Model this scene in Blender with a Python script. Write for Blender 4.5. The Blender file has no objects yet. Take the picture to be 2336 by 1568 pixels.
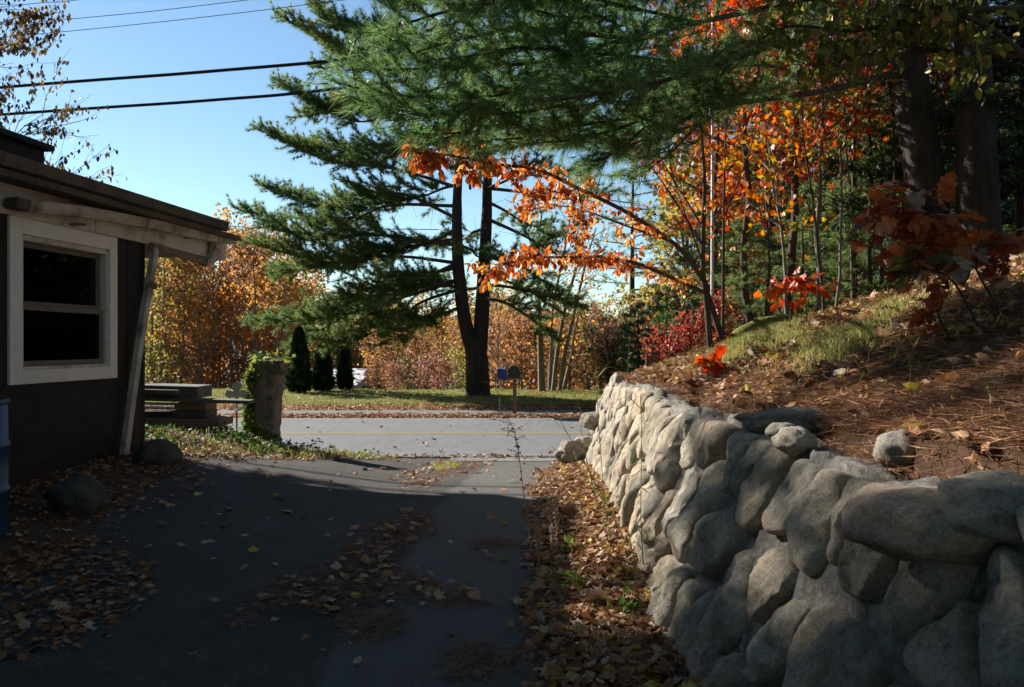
import bpy, math, random
import numpy as np
from mathutils import noise as mnoise, Vector

SC = bpy.context.scene
COL = SC.collection
# ------------------------------------------------------------------ camera
CZ = 1.7
cam_d = bpy.data.cameras.new("camera")
cam_d.sensor_width = 36.0
cam_d.lens = 27.46
cam_d.clip_start = 0.05
cam_d.clip_end = 3000.0
cam = bpy.data.objects.new("camera", cam_d)
COL.objects.link(cam)
cam.location = (0, 0, CZ)
cam.rotation_euler = (math.radians(90), 0, 0)
SC.camera = cam
# ------------------------------------------------------------------ sky, sun, exposure
SUN_AZ = math.radians(-50)        # from +Y, negative = towards -X
SUN_EL = math.radians(27.8)
w = bpy.data.worlds.new("World")
SC.world = w
w.use_nodes = True
nt = w.node_tree
sky = nt.nodes.new("ShaderNodeTexSky")
sky.sky_type = 'NISHITA'
sky.sun_disc = False
sky.sun_elevation = SUN_EL
sky.sun_rotation = SUN_AZ
sky.air_density = 1.0
sky.dust_density = 0.05
sky.ozone_density = 0.7
bg = nt.nodes["Background"]
bg.inputs["Strength"].default_value = 0.055
tint = nt.nodes.new("ShaderNodeMix")          # the camera's white balance
tint.data_type = 'RGBA'
tint.blend_type = 'MULTIPLY'
tint.inputs[0].default_value = 1.0
tint.inputs[7].default_value = (.88, 1.03, 1.10, 1)
nt.links.new(sky.outputs[0], tint.inputs[6])
nt.links.new(tint.outputs[2], bg.inputs[0])
sd = bpy.data.lights.new("sun", 'SUN')
sd.energy = 5.0
sd.angle = math.radians(0.55)
sd.color = (1.0, 0.94, 0.85)
sun = bpy.data.objects.new("sun", sd)
COL.objects.link(sun)
S_DIR = Vector((math.sin(SUN_AZ) * math.cos(SUN_EL), math.cos(SUN_AZ) * math.cos(SUN_EL), math.sin(SUN_EL)))
sun.rotation_euler = S_DIR.to_track_quat('Z', 'Y').to_euler()
sun.location = S_DIR * 60
vs = SC.view_settings
vs.view_transform = 'Standard'
vs.look = 'None'
vs.gamma = 1
vs.exposure = 1.33
cy = SC.cycles
cy.max_bounces = 5
cy.diffuse_bounces = 2
cy.glossy_bounces = 2
cy.transmission_bounces = 3
cy.transparent_max_bounces = 6
cy.use_denoising = True
cy.sample_clamp_indirect = 3.0

# ------------------------------------------------------------------ helpers
F = 1782.0


def P(u, v, d):
    """a point at depth d whose sight line crosses the 2336 px wide photo at (u, v)"""
    return np.array([(u - 1168.0) / F * d, d, CZ - (v - 784.0) / F * d])


def PL(lst):
    return np.array([P(*q) for q in lst])


def S(a, b, x):
    t = np.clip((np.asarray(x, float) - a) / (b - a), 0, 1)
    return t * t * (3 - 2 * t)


def nrm(a):
    a = np.asarray(a, float)
    return a / np.maximum(np.linalg.norm(a, axis=-1, keepdims=True), 1e-9)


def wob(x, y, s=0.0):
    return (np.sin(x * 1.7 + y * .9 + s) + np.sin(x * 3.1 - y * 2.3 + 1.3 * s + 1) * .6 + np.sin(-x * 5.3 + y * 4.1 + 2.1 * s) * .4) / 2


def smooth_path(pts, n):
    """Catmull-Rom resample"""
    pts = np.asarray(pts, float)
    if len(pts) < 3:
        t = np.linspace(0, 1, n)[:, None]
        return pts[0] * (1 - t) + pts[-1] * t
    p = np.vstack([2 * pts[0] - pts[1], pts, 2 * pts[-1] - pts[-2]])
    m = len(pts) - 1
    out = []
    for q in np.linspace(0, m - 1e-6, n):
        i = int(q)
        t = q - i
        a, b, c, d = p[i], p[i + 1], p[i + 2], p[i + 3]
        out.append(.5 * ((2 * b) + (c - a) * t + (2 * a - 5 * b + 4 * c - d) * t * t + (3 * b - a - 3 * c + d) * t ** 3))
    return np.array(out)


class MB:
    def __init__(s):
        s.v, s.f, s.t, s.n = [], [], [], 0

    def add(s, V, faces, tone=0.5):
        V = np.asarray(V, float).reshape(-1, 3)
        if not isinstance(faces, list):
            faces = [faces]
        for f in faces:
            f = np.asarray(f, np.int64)
            if f.size:
                s.f.append(f + s.n)
        s.v.append(V)
        s.t.append(np.broadcast_to(np.asarray(tone, float), (len(V),)).copy())
        s.n += len(V)

    def build(s, name, mat, parent=None, smooth=False, origin=None):
        V = np.concatenate(s.v) if s.v else np.zeros((0, 3))
        T_ = np.concatenate(s.t) if s.t else np.zeros(0)
        o0 = np.zeros(3)
        if parent is not None:
            o0 = np.array(parent.get('_o', (0, 0, 0)))
        elif origin is not None:
            o0 = np.array(origin, float)
        me = bpy.data.meshes.new(name)
        me.vertices.add(len(V))
        me.vertices.foreach_set("co", (V - o0).astype(np.float32).ravel())
        loops = np.concatenate([f.ravel() for f in s.f])
        sizes = np.concatenate([np.full(len(f), f.shape[1]) for f in s.f])
        starts = np.concatenate([[0], np.cumsum(sizes)[:-1]])
        me.loops.add(len(loops))
        me.loops.foreach_set("vertex_index", loops.astype(np.int32))
        me.polygons.add(len(sizes))
        me.polygons.foreach_set("loop_start", starts.astype(np.int32))
        me.polygons.foreach_set("use_smooth", np.full(len(sizes), bool(smooth)))
        a = me.attributes.new("tone", 'FLOAT', 'POINT')
        a.data.foreach_set("value", T_.astype(np.float32))
        me.update(calc_edges=True)
        me.validate()
        me.materials.append(mat)
        ob = bpy.data.objects.new(name, me)
        COL.objects.link(ob)
        if parent is not None:
            ob.parent = parent
            ob['_o'] = [float(q) for q in o0]
        elif origin is not None:
            ob.location = origin
            ob['_o'] = [float(q) for q in o0]
        return ob


def tag(o, label=None, cat=None, group=None, kind=None):
    if label:
        o['label'] = label
    if cat:
        o['category'] = cat
    if group:
        o['group'] = group
    if kind:
        o['kind'] = kind
    return o


def thing(name, label, cat, loc=(0, 0, 0), group=None):
    o = bpy.data.objects.new(name, None)
    COL.objects.link(o)
    o.location = [float(q) for q in loc]
    o.empty_display_size = .1
    o['_o'] = [float(q) for q in loc]
    return tag(o, label, cat, group)


def dup(root, loc, rz=0, sc=1.0, label=None, group=None):
    r = root.copy()
    COL.objects.link(r)
    r.location = [float(q) for q in loc]
    r.rotation_euler = (0, 0, rz)
    r.scale = (sc, sc, sc) if not isinstance(sc, tuple) else sc
    if label:
        r['label'] = label
    if group:
        r['group'] = group
    for ch in list(root.children):
        c = ch.copy()
        COL.objects.link(c)
        c.parent = r
        for g in list(ch.children):
            d = g.copy()
            COL.objects.link(d)
            d.parent = c
    return r


def tube(mb, pts, rad, k=6, tone=.5, cap=False):
    pts = np.asarray(pts, float)
    n = len(pts)
    rad = np.broadcast_to(np.asarray(rad, float), (n,))
    d = nrm(np.gradient(pts, axis=0))
    up = np.array([0, 0, 1.0]) if abs(d[0][2]) < .9 else np.array([1.0, 0, 0])
    s0 = nrm(np.cross(d, up))
    b0 = np.cross(s0, d)
    ang = np.linspace(0, 2 * np.pi, k, endpoint=False)
    V = pts[:, None] + rad[:, None, None] * (np.cos(ang)[None, :, None] * s0[:, None] + np.sin(ang)[None, :, None] * b0[:, None])
    i = np.arange(n - 1)[:, None]
    j = np.arange(k)[None]
    a = i * k + j
    b = i * k + (j + 1) % k
    Fq = np.stack([a, b, b + k, a + k], -1).reshape(-1, 4)
    fs = [Fq]
    if cap:
        fs += [np.arange(k)[None, ::-1], (np.arange(k) + (n - 1) * k)[None]]
    mb.add(V, fs, tone)


def box(mb, o, ax, lo, hi, tone=.5):
    ax = np.asarray(ax, float)
    V = np.array([[x, y, z] for x in (lo[0], hi[0]) for y in (lo[1], hi[1]) for z in (lo[2], hi[2])]) @ ax + np.asarray(o)
    Fq = np.array([[0, 1, 3, 2], [4, 6, 7, 5], [0, 4, 5, 1], [2, 3, 7, 6], [0, 2, 6, 4], [1, 5, 7, 3]])
    mb.add(V, Fq, tone)


I3 = np.eye(3)


def bev(ob, w_=.006, seg=2):
    m = ob.modifiers.new("bevel", 'BEVEL')
    m.width = w_
    m.segments = seg
    m.limit_method = 'ANGLE'
    return ob


# leaf templates: (verts, faces); x = side, y = along, z = normal
T_LEAF = (np.array([[0, 0, 0], [.26, .33, .07], [.22, .68, .07], [0, 1, -.04], [-.22, .68, .07], [-.26, .33, .07]]), [np.array([[0, 1, 2, 3], [0, 3, 4, 5]])])
T_QUAD = (np.array([[-.42, 0, 0], [.42, .1, .1], [.36, .95, 0], [-.4, 1, -.1]]), [np.array([[0, 1, 2, 3]])])
T_CURL = (np.array([[0, 0, .10], [.30, .25, .16], [.27, .65, .20], [0, 1, .26], [-.27, .65, .16], [-.30, .25, .24], [0, .3, 0], [0, .65, .03]]),
          [np.array([[0, 1, 6], [2, 3, 7], [0, 6, 5], [7, 3, 4]]), np.array([[1, 2, 7, 6], [5, 6, 7, 4]])])


def _maple():
    a = [90, 68, 52, 36, 18, 0, -22, -50, -78, -102, -130, -158, 180, 162, 144, 128, 112]
    r = [1.0, .52, .62, .95, .5, .62, .42, .55, .22, .22, .55, .42, .62, .5, .95, .62, .52]
    V = [[0, .38, 0]] + [[.5 * q * math.cos(math.radians(t)), .38 + .6 * q * math.sin(math.radians(t)), .06 * (q - .5)] for t, q in zip(a, r)]
    n = len(a)
    return np.array(V), [np.array([[0, i + 1, (i + 1) % n + 1] for i in range(n)])]


T_MAPLE = _maple()


def _oak():
    st = [(0, .02), (.14, .03), (.2, .14), (.27, .2), (.33, .1), (.4, .28), (.48, .33), (.53, .14), (.6, .32), (.7, .38), (.75, .17), (.83, .25), (.92, .14), (1, .02)]
    V, Fq = [], []
    for i, (t, q) in enumerate(st):
        z = -.12 * t * t + .03 * math.sin(i)
        V += [[-q, t - .1 * q * (1 if i % 3 else -.5), z + .28 * q], [0, t, z], [q, t - .1 * q * (1 if i % 3 else -.5), z + .22 * q]]
        if i:
            b = 3 * i
            Fq += [[b - 3, b - 2, b + 1, b], [b - 2, b - 1, b + 2, b + 1]]
    return np.array(V), [np.array(Fq)]


T_OAK = _oak()


def leaves(mb, pos, axis, nor, size, tone, tmpl=T_LEAF):
    V, Fs = tmpl
    pos = np.asarray(pos, float)
    m, k = len(pos), len(V)
    if m == 0:
        return
    a = nrm(axis)
    s = nrm(np.cross(a, nor))
    n = np.cross(s, a)
    size = np.broadcast_to(np.asarray(size, float), (m,))[:, None, None]
    out = pos[:, None] + size * (V[None, :, 0:1] * s[:, None] + V[None, :, 1:2] * a[:, None] + V[None, :, 2:3] * n[:, None])
    off = (np.arange(m) * k)[:, None, None]
    mb.add(out, [(f[None] + off).reshape(-1, f.shape[1]) for f in Fs], np.repeat(np.broadcast_to(tone, (m,)), k))


def needles(mb, pos, dirs, R, K=20, length=.11, width=.0025, spread=(.25, 1.2), tone=None, back=.07):
    """K thin triangles fanning round each tuft's axis"""
    pos = np.asarray(pos, float)
    M = len(pos)
    if M == 0:
        return
    d = np.repeat(nrm(dirs), K, 0)
    p = np.repeat(pos, K, 0)
    q = nrm(np.cross(d, nrm(R.normal(size=d.shape))))
    th = R.uniform(spread[0], spread[1], M * K)[:, None]
    nd = d * np.cos(th) + q * np.sin(th)
    nd[:, 2] -= .10
    L = length * R.uniform(.7, 1.15, M * K)[:, None]
    o = p - d * (R.uniform(0, 1, M * K)[:, None] * back)
    s = nrm(np.cross(nd, R.normal(size=nd.shape))) * width
    V = np.stack([o - s, o + s, o + nd * L], 1)
    if tone is None:
        tone = R.uniform(0, 1, M)
    tt = np.clip(np.repeat(tone, K) + R.normal(0, .12, M * K), 0, 1)
    mb.add(V, np.arange(M * K * 3).reshape(-1, 3), np.repeat(tt, 3))


# ------------------------------------------------------------------ materials
def new_mat(name):
    m = bpy.data.materials.new(name)
    m.use_nodes = True
    t = m.node_tree
    return m, t, t.nodes["Principled BSDF"]


def nd(t, typ, **kw):
    n = t.nodes.new(typ)
    for k, v_ in kw.items():
        if k.startswith('_'):
            setattr(n, k[1:], v_)
        else:
            n.inputs[k.replace('__', ' ')].default_value = v_
    return n


def ramp(t, fac, stops):
    r = t.nodes.new("ShaderNodeValToRGB")
    e = r.color_ramp.elements
    while len(e) < len(stops):
        e.new(.5)
    for q, (p, c) in zip(e, stops):
        q.position = p
        q.color = (c[0], c[1], c[2], 1)
    t.links.new(fac, r.inputs[0])
    return r.outputs[0]


def mixc(t, fac, a, b, mode='MIX'):
    m = t.nodes.new("ShaderNodeMix")
    m.data_type = 'RGBA'
    m.blend_type = mode
    for inp, v_ in ((0, fac), (6, a), (7, b)):
        if isinstance(v_, (int, float)):
            m.inputs[inp].default_value = v_
        elif isinstance(v_, tuple):
            m.inputs[inp].default_value = (*v_, 1)
        else:
            t.links.new(v_, m.inputs[inp])
    return m.outputs[2]


def coords(t, scale=(1, 1, 1), obj=False):
    if obj:
        g = t.nodes.new("ShaderNodeTexCoord").outputs["Object"]
    else:
        g = t.nodes.new("ShaderNodeNewGeometry").outputs["Position"]
    mp = nd(t, "ShaderNodeMapping", Scale=scale)
    t.links.new(g, mp.inputs[0])
    return mp.outputs[0]


def noise_tex(t, vec, scale, detail=6, rough=.6):
    n = nd(t, "ShaderNodeTexNoise", Scale=scale, Detail=detail, Roughness=rough)
    t.links.new(vec, n.inputs["Vector"])
    return n.outputs["Fac"]


def bump(t, bsdf, h, strength=.5, dist=.02):
    b = nd(t, "ShaderNodeBump", Strength=strength, Distance=dist)
    t.links.new(h, b.inputs["Height"])
    t.links.new(b.outputs[0], bsdf.inputs["Normal"])


def leaf_mat(name, stops, transl=.45, rough=.5, spec=.35, tboost=1.0):
    m, t, b = new_mat(name)
    a = t.nodes.new("ShaderNodeAttribute")
    a.attribute_name = "tone"
    c = ramp(t, a.outputs["Fac"], stops)
    t.links.new(c, b.inputs["Base Color"])
    b.inputs["Roughness"].default_value = rough
    b.inputs["Specular IOR Level"].default_value = spec
    tr = t.nodes.new("ShaderNodeBsdfTranslucent")
    if tboost != 1.0:
        hs = nd(t, "ShaderNodeHueSaturation", Saturation=1.1, Value=tboost)
        t.links.new(c, hs.inputs["Color"])
        c = hs.outputs[0]
    t.links.new(c, tr.inputs[0])
    mx = t.nodes.new("ShaderNodeMixShader")
    mx.inputs[0].default_value = transl
    t.links.new(b.outputs[0], mx.inputs[1])
    t.links.new(tr.outputs[0], mx.inputs[2])
    t.links.new(mx.outputs[0], t.nodes["Material Output"].inputs[0])
    return m


def bark_mat(name, c0, c1, scale=9, stretch=.25, bstr=.8):
    m, t, b = new_mat(name)
    v_ = coords(t, (1, 1, stretch), obj=True)
    n1 = noise_tex(t, v_, scale, 8, .7)
    n2 = noise_tex(t, v_, scale * .25, 3)
    c = ramp(t, n1, [(.40, c0), (.60, c1)])
    c = mixc(t, n2, c, tuple(q * 1.5 for q in c1))
    t.links.new(c, b.inputs["Base Color"])
    b.inputs["Roughness"].default_value = .9
    b.inputs["Specular IOR Level"].default_value = .2
    bump(t, b, n1, bstr, .03)
    return m


def plain_mat(name, col, rough=.7, var=.25, scale=6, bstr=.15, spec=.3, dirt=None, metal=0):
    m, t, b = new_mat(name)
    v_ = coords(t, obj=True)
    n = noise_tex(t, v_, scale, 7, .65)
    c = ramp(t, n, [(.3, tuple(q * (1 - var) for q in col)), (.7, tuple(min(1, q * (1 + var)) for q in col))])
    if dirt:
        n2 = noise_tex(t, v_, scale * .5, 9, .75)
        f = ramp(t, n2, [(.45, (0, 0, 0)), (.62, (1, 1, 1))])
        c = mixc(t, f, c, dirt)
    t.links.new(c, b.inputs["Base Color"])
    b.inputs["Roughness"].default_value = rough
    b.inputs["Specular IOR Level"].default_value = spec
    b.inputs["Metallic"].default_value = metal
    bump(t, b, n, bstr, .01)
    return m


M = {}
M['bark_pine'] = bark_mat('pine_bark', (.010, .008, .007), (.042, .034, .028), 14, .22, 1.0)
M['bark_grey'] = bark_mat('grey_bark', (.06, .052, .043), (.17, .15, .125), 14, .3)
M['bark_dark'] = bark_mat('dark_bark', (.02, .016, .013), (.07, .055, .042), 16, .3)
M['bark_pale'] = bark_mat('pale_bark', (.14, .125, .105), (.34, .31, .27), 10, .5, .4)
M['needle_near'] = leaf_mat('near_pine_needles', [(0, (.075, .150, .048)), (.5, (.160, .285, .085)), (.85, (.25, .37, .14)), (1, (.28, .23, .10))], .58, .45, .4)
M['needle_far'] = leaf_mat('far_pine_needles', [(0, (.060, .115, .038)), (.5, (.145, .220, .068)), (.85, (.24, .28, .080)), (1, (.24, .17, .06))], .58, .55, .25)
M['needle_dark'] = leaf_mat('dark_conifer_needles', [(0, (.010, .026, .014)), (.6, (.022, .050, .022)), (1, (.05, .08, .03))], .25, .5, .3)
M['needle_lit'] = leaf_mat('sapling_needles', [(0, (.03, .09, .03)), (.6, (.06, .16, .05)), (1, (.12, .22, .08))], .4, .4, .5)
M['leaf_orange'] = leaf_mat('orange_leaves', [(0, (.34, .07, .03)), (.35, (.54, .17, .06)), (.65, (.62, .26, .09)), (.85, (.60, .37, .10)), (1, (.74, .56, .42))], .5, .45, .5, 1.15)
M['leaf_red'] = leaf_mat('red_maple_leaves', [(0, (.30, .02, .012)), (.3, (.52, .06, .02)), (.6, (.58, .16, .025)), (.85, (.55, .30, .05)), (1, (.40, .36, .06))], .5, .45, .45, 1.1)
M['leaf_scarlet'] = leaf_mat('scarlet_bush_leaves', [(0, (.28, .02, .02)), (.5, (.46, .06, .04)), (1, (.55, .15, .08))], .45, .45, .4)
M['leaf_oak'] = leaf_mat('oak_leaves', [(0, (.16, .035, .015)), (.4, (.36, .075, .02)), (.75, (.55, .15, .03)), (.92, (.45, .25, .14)), (1, (.42, .36, .30))], .5, .4, .4)
M['leaf_yellowgreen'] = leaf_mat('yellow_green_leaves', [(0, (.06, .09, .015)), (.5, (.16, .19, .03)), (.8, (.33, .27, .04)), (1, (.45, .20, .05))], .5, .45, .4)
M['leaf_gold'] = leaf_mat('golden_leaves', [(0, (.20, .13, .04)), (.4, (.42, .25, .06)), (.75, (.58, .33, .07)), (1, (.60, .25, .05))], .6, .55, .3)
M['leaf_amber'] = leaf_mat('amber_leaves', [(0, (.36, .11, .02)), (.4, (.62, .23, .03)), (.8, (.72, .36, .04)), (1, (.60, .43, .08))], .6, .55, .3)
M['leaf_birch'] = leaf_mat('few_birch_leaves', [(0, (.05, .03, .02)), (.6, (.12, .07, .03)), (.8, (.36, .22, .05)), (1, (.45, .30, .07))], .3, .55, .3)
M['leaf_olive'] = leaf_mat('olive_leaves', [(0, (.13, .13, .03)), (.5, (.30, .27, .06)), (1, (.50, .40, .08))], .6, .55, .3)
M['leaf_brown'] = leaf_mat('russet_leaves', [(0, (.18, .08, .04)), (.5, (.38, .17, .07)), (.8, (.48, .22, .09)), (1, (.52, .34, .12))], .55, .6, .3)
M['leaf_purple'] = leaf_mat('rose_leaves', [(0, (.20, .08, .07)), (.5, (.38, .16, .11)), (1, (.46, .27, .13))], .45, .6, .3)
M['litter'] = leaf_mat('fallen_leaf_litter', [(0, (.08, .035, .018)), (.3, (.22, .09, .035)), (.55, (.36, .17, .07)), (.8, (.46, .29, .17)), (.93, (.55, .44, .32)), (1, (.50, .36, .05))], .25, .6, .3)
M['straw'] = leaf_mat('pine_straw', [(0, (.09, .04, .02)), (.5, (.22, .10, .045)), (1, (.38, .21, .11))], .2, .6, .3)
M['grass'] = leaf_mat('grass_blades', [(0, (.10, .15, .03)), (.5, (.24, .27, .06)), (1, (.45, .40, .15))], .4, .5, .3)
M['ivy'] = leaf_mat('ivy_leaves', [(0, (.03, .07, .015)), (.5, (.08, .15, .025)), (.85, (.22, .28, .05)), (1, (.42, .35, .06))], .45, .6, .2)
M['weed_dry'] = leaf_mat('dried_weed', [(0, (.17, .11, .075)), (1, (.42, .31, .22))], .2, .7, .2)
M['weed_green'] = leaf_mat('green_weed', [(0, (.14, .20, .04)), (1, (.38, .42, .10))], .4, .5, .3)


def stone_mat():
    m, t, b = new_mat('fieldstone')
    v_ = coords(t, obj=True)
    oi = t.nodes.new("ShaderNodeObjectInfo")
    add = nd(t, "ShaderNodeVectorMath", _operation='ADD')
    sc_ = nd(t, "ShaderNodeVectorMath", _operation='SCALE', Scale=37.0)
    cb = t.nodes.new("ShaderNodeCombineXYZ")
    for i in range(3):
        t.links.new(oi.outputs["Random"], cb.inputs[i])
    t.links.new(cb.outputs[0], sc_.inputs[0])
    t.links.new(v_, add.inputs[0])
    t.links.new(sc_.outputs[0], add.inputs[1])
    vv = add.outputs[0]
    base = ramp(t, oi.outputs["Random"], [(0, (.30, .285, .26)), (.2, (.50, .43, .34)), (.4, (.38, .36, .33)), (.6, (.56, .505, .425)), (.75, (.46, .37, .30)), (.9, (.55, .51, .45)), (1, (.26, .24, .21))])
    n1 = noise_tex(t, vv, 5, 8, .65)
    c = mixc(t, .75, base, ramp(t, n1, [(.3, (.55, .55, .57)), (.7, (1.25, 1.2, 1.12))]), 'MULTIPLY')
    n2 = noise_tex(t, vv, 110, 4, .8)
    c = mixc(t, .8, c, ramp(t, n2, [(.3, (.5, .5, .52)), (.55, (1, 1, 1)), (.75, (1.45, 1.42, 1.35))]), 'MULTIPLY')
    n5 = noise_tex(t, vv, 26, 9, .85)
    c = mixc(t, .9, c, ramp(t, n5, [(.36, (.28, .27, .26)), (.47, (.9, .9, .89)), (.58, (1.1, 1.08, 1.03)), (.68, (1.8, 1.72, 1.6))]), 'MULTIPLY')
    n6 = noise_tex(t, vv, 6, 10, .8)
    c = mixc(t, ramp(t, n6, [(.60, (0, 0, 0)), (.68, (.55, .55, .55))]), c, (.42, .42, .36))
    n3 = noise_tex(t, vv, 2.3, 6, .75)
    c = mixc(t, ramp(t, n3, [(.55, (0, 0, 0)), (.72, (.6, .6, .6))]), c, (.20, .125, .07))
    n4 = noise_tex(t, vv, 9, 9, .8)
    c = mixc(t, ramp(t, n4, [(.62, (0, 0, 0)), (.72, (.8, .8, .8))]), c, (.06, .06, .055))
    c = mixc(t, 1.0, c, (1.10, 1.07, 1.0), 'MULTIPLY')
    t.links.new(c, b.inputs["Base Color"])
    b.inputs["Roughness"].default_value = .85
    b.inputs["Specular IOR Level"].default_value = .25
    ad = nd(t, "ShaderNodeMath", _operation='MULTIPLY_ADD')
    t.links.new(n2, ad.inputs[0])
    ad.inputs[1].default_value = .35
    t.links.new(n1, ad.inputs[2])
    ad2 = nd(t, "ShaderNodeMath", _operation='MULTIPLY_ADD')
    t.links.new(n5, ad2.inputs[0])
    ad2.inputs[1].default_value = .8
    t.links.new(ad.outputs[0], ad2.inputs[2])
    bump(t, b, ad2.outputs[0], .9, .03)
    return m


M['stone'] = stone_mat()


def mortar_mat():
    m, t, b = new_mat('rough_mortar')
    v_ = coords(t)
    n1 = noise_tex(t, v_, 28, 9, .75)
    n2 = noise_tex(t, v_, 4, 5)
    c = ramp(t, n1, [(.3, (.07, .065, .055)), (.5, (.24, .22, .19)), (.7, (.42, .39, .34))])
    c = mixc(t, ramp(t, n2, [(.5, (0, 0, 0)), (.75, (.6, .6, .6))]), c, (.18, .14, .10))
    t.links.new(c, b.inputs["Base Color"])
    b.inputs["Roughness"].default_value = .95
    bump(t, b, n1, 1.0, .04)
    return m


M['mortar'] = mortar_mat()


def asphalt_mat(name, c0, c1, seam=False, wear=None):
    m, t, b = new_mat(name)
    v_ = coords(t)
    n1 = noise_tex(t, v_, 1.1, 6, .65)
    n2 = noise_tex(t, v_, 150, 2, .7)
    vo = nd(t, "ShaderNodeTexVoronoi", Scale=120.0)
    t.links.new(v_, vo.inputs["Vector"])
    c = ramp(t, n1, [(.3, c0), (.7, c1)])
    c = mixc(t, .7, c, ramp(t, n2, [(.3, (.6, .6, .6)), (.7, (1.4, 1.4, 1.4))]), 'MULTIPLY')
    c = mixc(t, ramp(t, vo.outputs["Color"], [(.86, (0, 0, 0)), (.95, (.55, .55, .55))]), c, (.26, .25, .23))
    n7 = noise_tex(t, v_, 7, 8, .8)
    c = mixc(t, .8, c, ramp(t, n7, [(.3, (.55, .55, .55)), (.5, (1, 1, 1)), (.7, (1.4, 1.38, 1.34))]), 'MULTIPLY')
    # cracks
    n3 = noise_tex(t, coords(t, (1, 1, 1)), .9, 8, .7)
    cr = ramp(t, n3, [(.494, (0, 0, 0)), (.5, (.55, .55, .55)), (.506, (0, 0, 0))])
    c = mixc(t, cr, c, tuple(q * .45 for q in c0))
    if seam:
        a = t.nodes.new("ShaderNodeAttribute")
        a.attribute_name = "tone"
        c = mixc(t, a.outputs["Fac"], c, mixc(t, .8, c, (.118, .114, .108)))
    t.links.new(c, b.inputs["Base Color"])
    b.inputs["Roughness"].default_value = .88
    b.inputs["Specular IOR Level"].default_value = .2
    bump(t, b, n2, .9, .012)
    return m


M['road'] = asphalt_mat('road_asphalt', (.155, .160, .166), (.185, .188, .193))
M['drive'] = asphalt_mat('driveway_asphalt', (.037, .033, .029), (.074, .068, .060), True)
M['path'] = asphalt_mat('path_asphalt', (.15, .145, .14), (.18, .175, .165))
M['wallpaint'] = plain_mat('dark_brown_boards', (.026, .022, .019), .75, .35, 9, .3, .2)
M['white'] = plain_mat('weathered_white_paint', (.56, .50, .43), .65, .14, 5, .15, .3, (.28, .22, .17))
M['white_clean'] = plain_mat('cream_trim_paint', (.66, .60, .52), .6, .08, 8, .08, .3)
M['gutter'] = plain_mat('grimy_gutter_paint', (.44, .38, .31), .6, .22, 9, .2, .3, (.12, .09, .065))
M['fasciabrown'] = plain_mat('rotten_fascia_wood', (.13, .095, .065), .9, .5, 6, .6, .2, (.035, .03, .026))
M['roof'] = plain_mat('old_roof_felt', (.035, .032, .034), .9, .4, 12, .5, .2)
M['sash'] = plain_mat('brown_sash_paint', (.13, .105, .085), .6, .15, 8, .1, .3)
M['curtain'] = plain_mat('grey_curtain', (.50, .52, .50), .9, .3, 14, .2, .1)
M['inside'] = plain_mat('dim_room_wall', (.30, .31, .30), .9, .2, 3, 0, .1)
M['barrel'] = plain_mat('blue_barrel_plastic', (.008, .050, .12), .4, .12, 4, .05, .5)
M['lumber'] = plain_mat('weathered_lumber', (.105, .098, .085), .85, .35, 7, .4, .2)
M['lumber_brown'] = plain_mat('brown_timber', (.22, .14, .085), .85, .3, 7, .4, .2)
M['rail'] = plain_mat('grey_rail', (.30, .31, .31), .45, .15, 8, .1, .5)
M['pillar'] = plain_mat('rough_pillar_stone', (.21, .175, .14), .95, .45, 16, 1.0, .2, (.07, .06, .045))
M['capstone'] = plain_mat('mossy_capstone', (.17, .135, .10), .95, .35, 14, .8, .2, (.07, .07, .04))
M['orn'] = plain_mat('pale_cast_stone', (.45, .43, .38), .85, .25, 30, .5, .2)
M['pale_stick'] = plain_mat('pale_tube', (.70, .74, .68), .4, .06, 8, .02, .4)
M['black'] = plain_mat('black_cable', (.012, .012, .014), .5, .1, 9, 0, .4)
M['blackmail'] = plain_mat('black_mailbox_metal', (.012, .012, .013), .45, .2, 9, .05, .5)
M['bluebox'] = plain_mat('blue_box_plastic', (.012, .025, .17), .45, .1, 9, .05, .5)
M['post'] = plain_mat('grey_post_wood', (.18, .14, .10), .9, .3, 9, .4, .2)
M['shingle_pale'] = plain_mat('pale_roof', (.62, .62, .62), .7, .1, 3, .1, .3)
M['shed_wall'] = plain_mat('pale_garage_wall', (.55, .52, .50), .8, .1, 3, .1, .3)
M['shed_dark'] = plain_mat('dark_garage_door', (.03, .03, .03), .7, .2, 3, .1, .3)
M['brownsign'] = plain_mat('brown_board', (.17, .085, .05), .7, .12, 8, .1, .3)
M['pale_pole'] = plain_mat('pale_pole_paint', (.62, .64, .66), .5, .12, 5, .1, .4)
M['yellow'] = plain_mat('faded_yellow_paint', (.27, .22, .11), .8, .3, 40, .1, .2)
M['concrete'] = plain_mat('edge_concrete', (.17, .165, .155), .9, .25, 20, .4, .2)
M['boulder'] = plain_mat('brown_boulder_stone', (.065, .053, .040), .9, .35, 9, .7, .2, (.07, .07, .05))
M['moss'] = plain_mat('moss', (.12, .12, .03), .95, .6, 30, .9, .1)


def glass_mat():
    m, t, b = new_mat('window_glass')
    tr = t.nodes.new("ShaderNodeBsdfTransparent")
    tr.inputs[0].default_value = (.55, .6, .57, 1)
    gl = nd(t, "ShaderNodeBsdfGlossy", Roughness=.03)
    fr = nd(t, "ShaderNodeLayerWeight", Blend=.13)
    mx = t.nodes.new("ShaderNodeMixShader")
    t.links.new(fr.outputs[0], mx.inputs[0])
    t.links.new(tr.outputs[0], mx.inputs[1])
    t.links.new(gl.outputs[0], mx.inputs[2])
    t.links.new(mx.outputs[0], t.nodes["Material Output"].inputs[0])
    return m


M['glass'] = glass_mat()

# ------------------------------------------------------------------ terrain
XB = lambda y: .50 + .050 * y         # foot of the stone wall
XT = lambda y: .98 + .026 * y         # front edge of its top


def hill_end(y):
    return 1 - S(10.75, 11.6, y)


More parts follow.
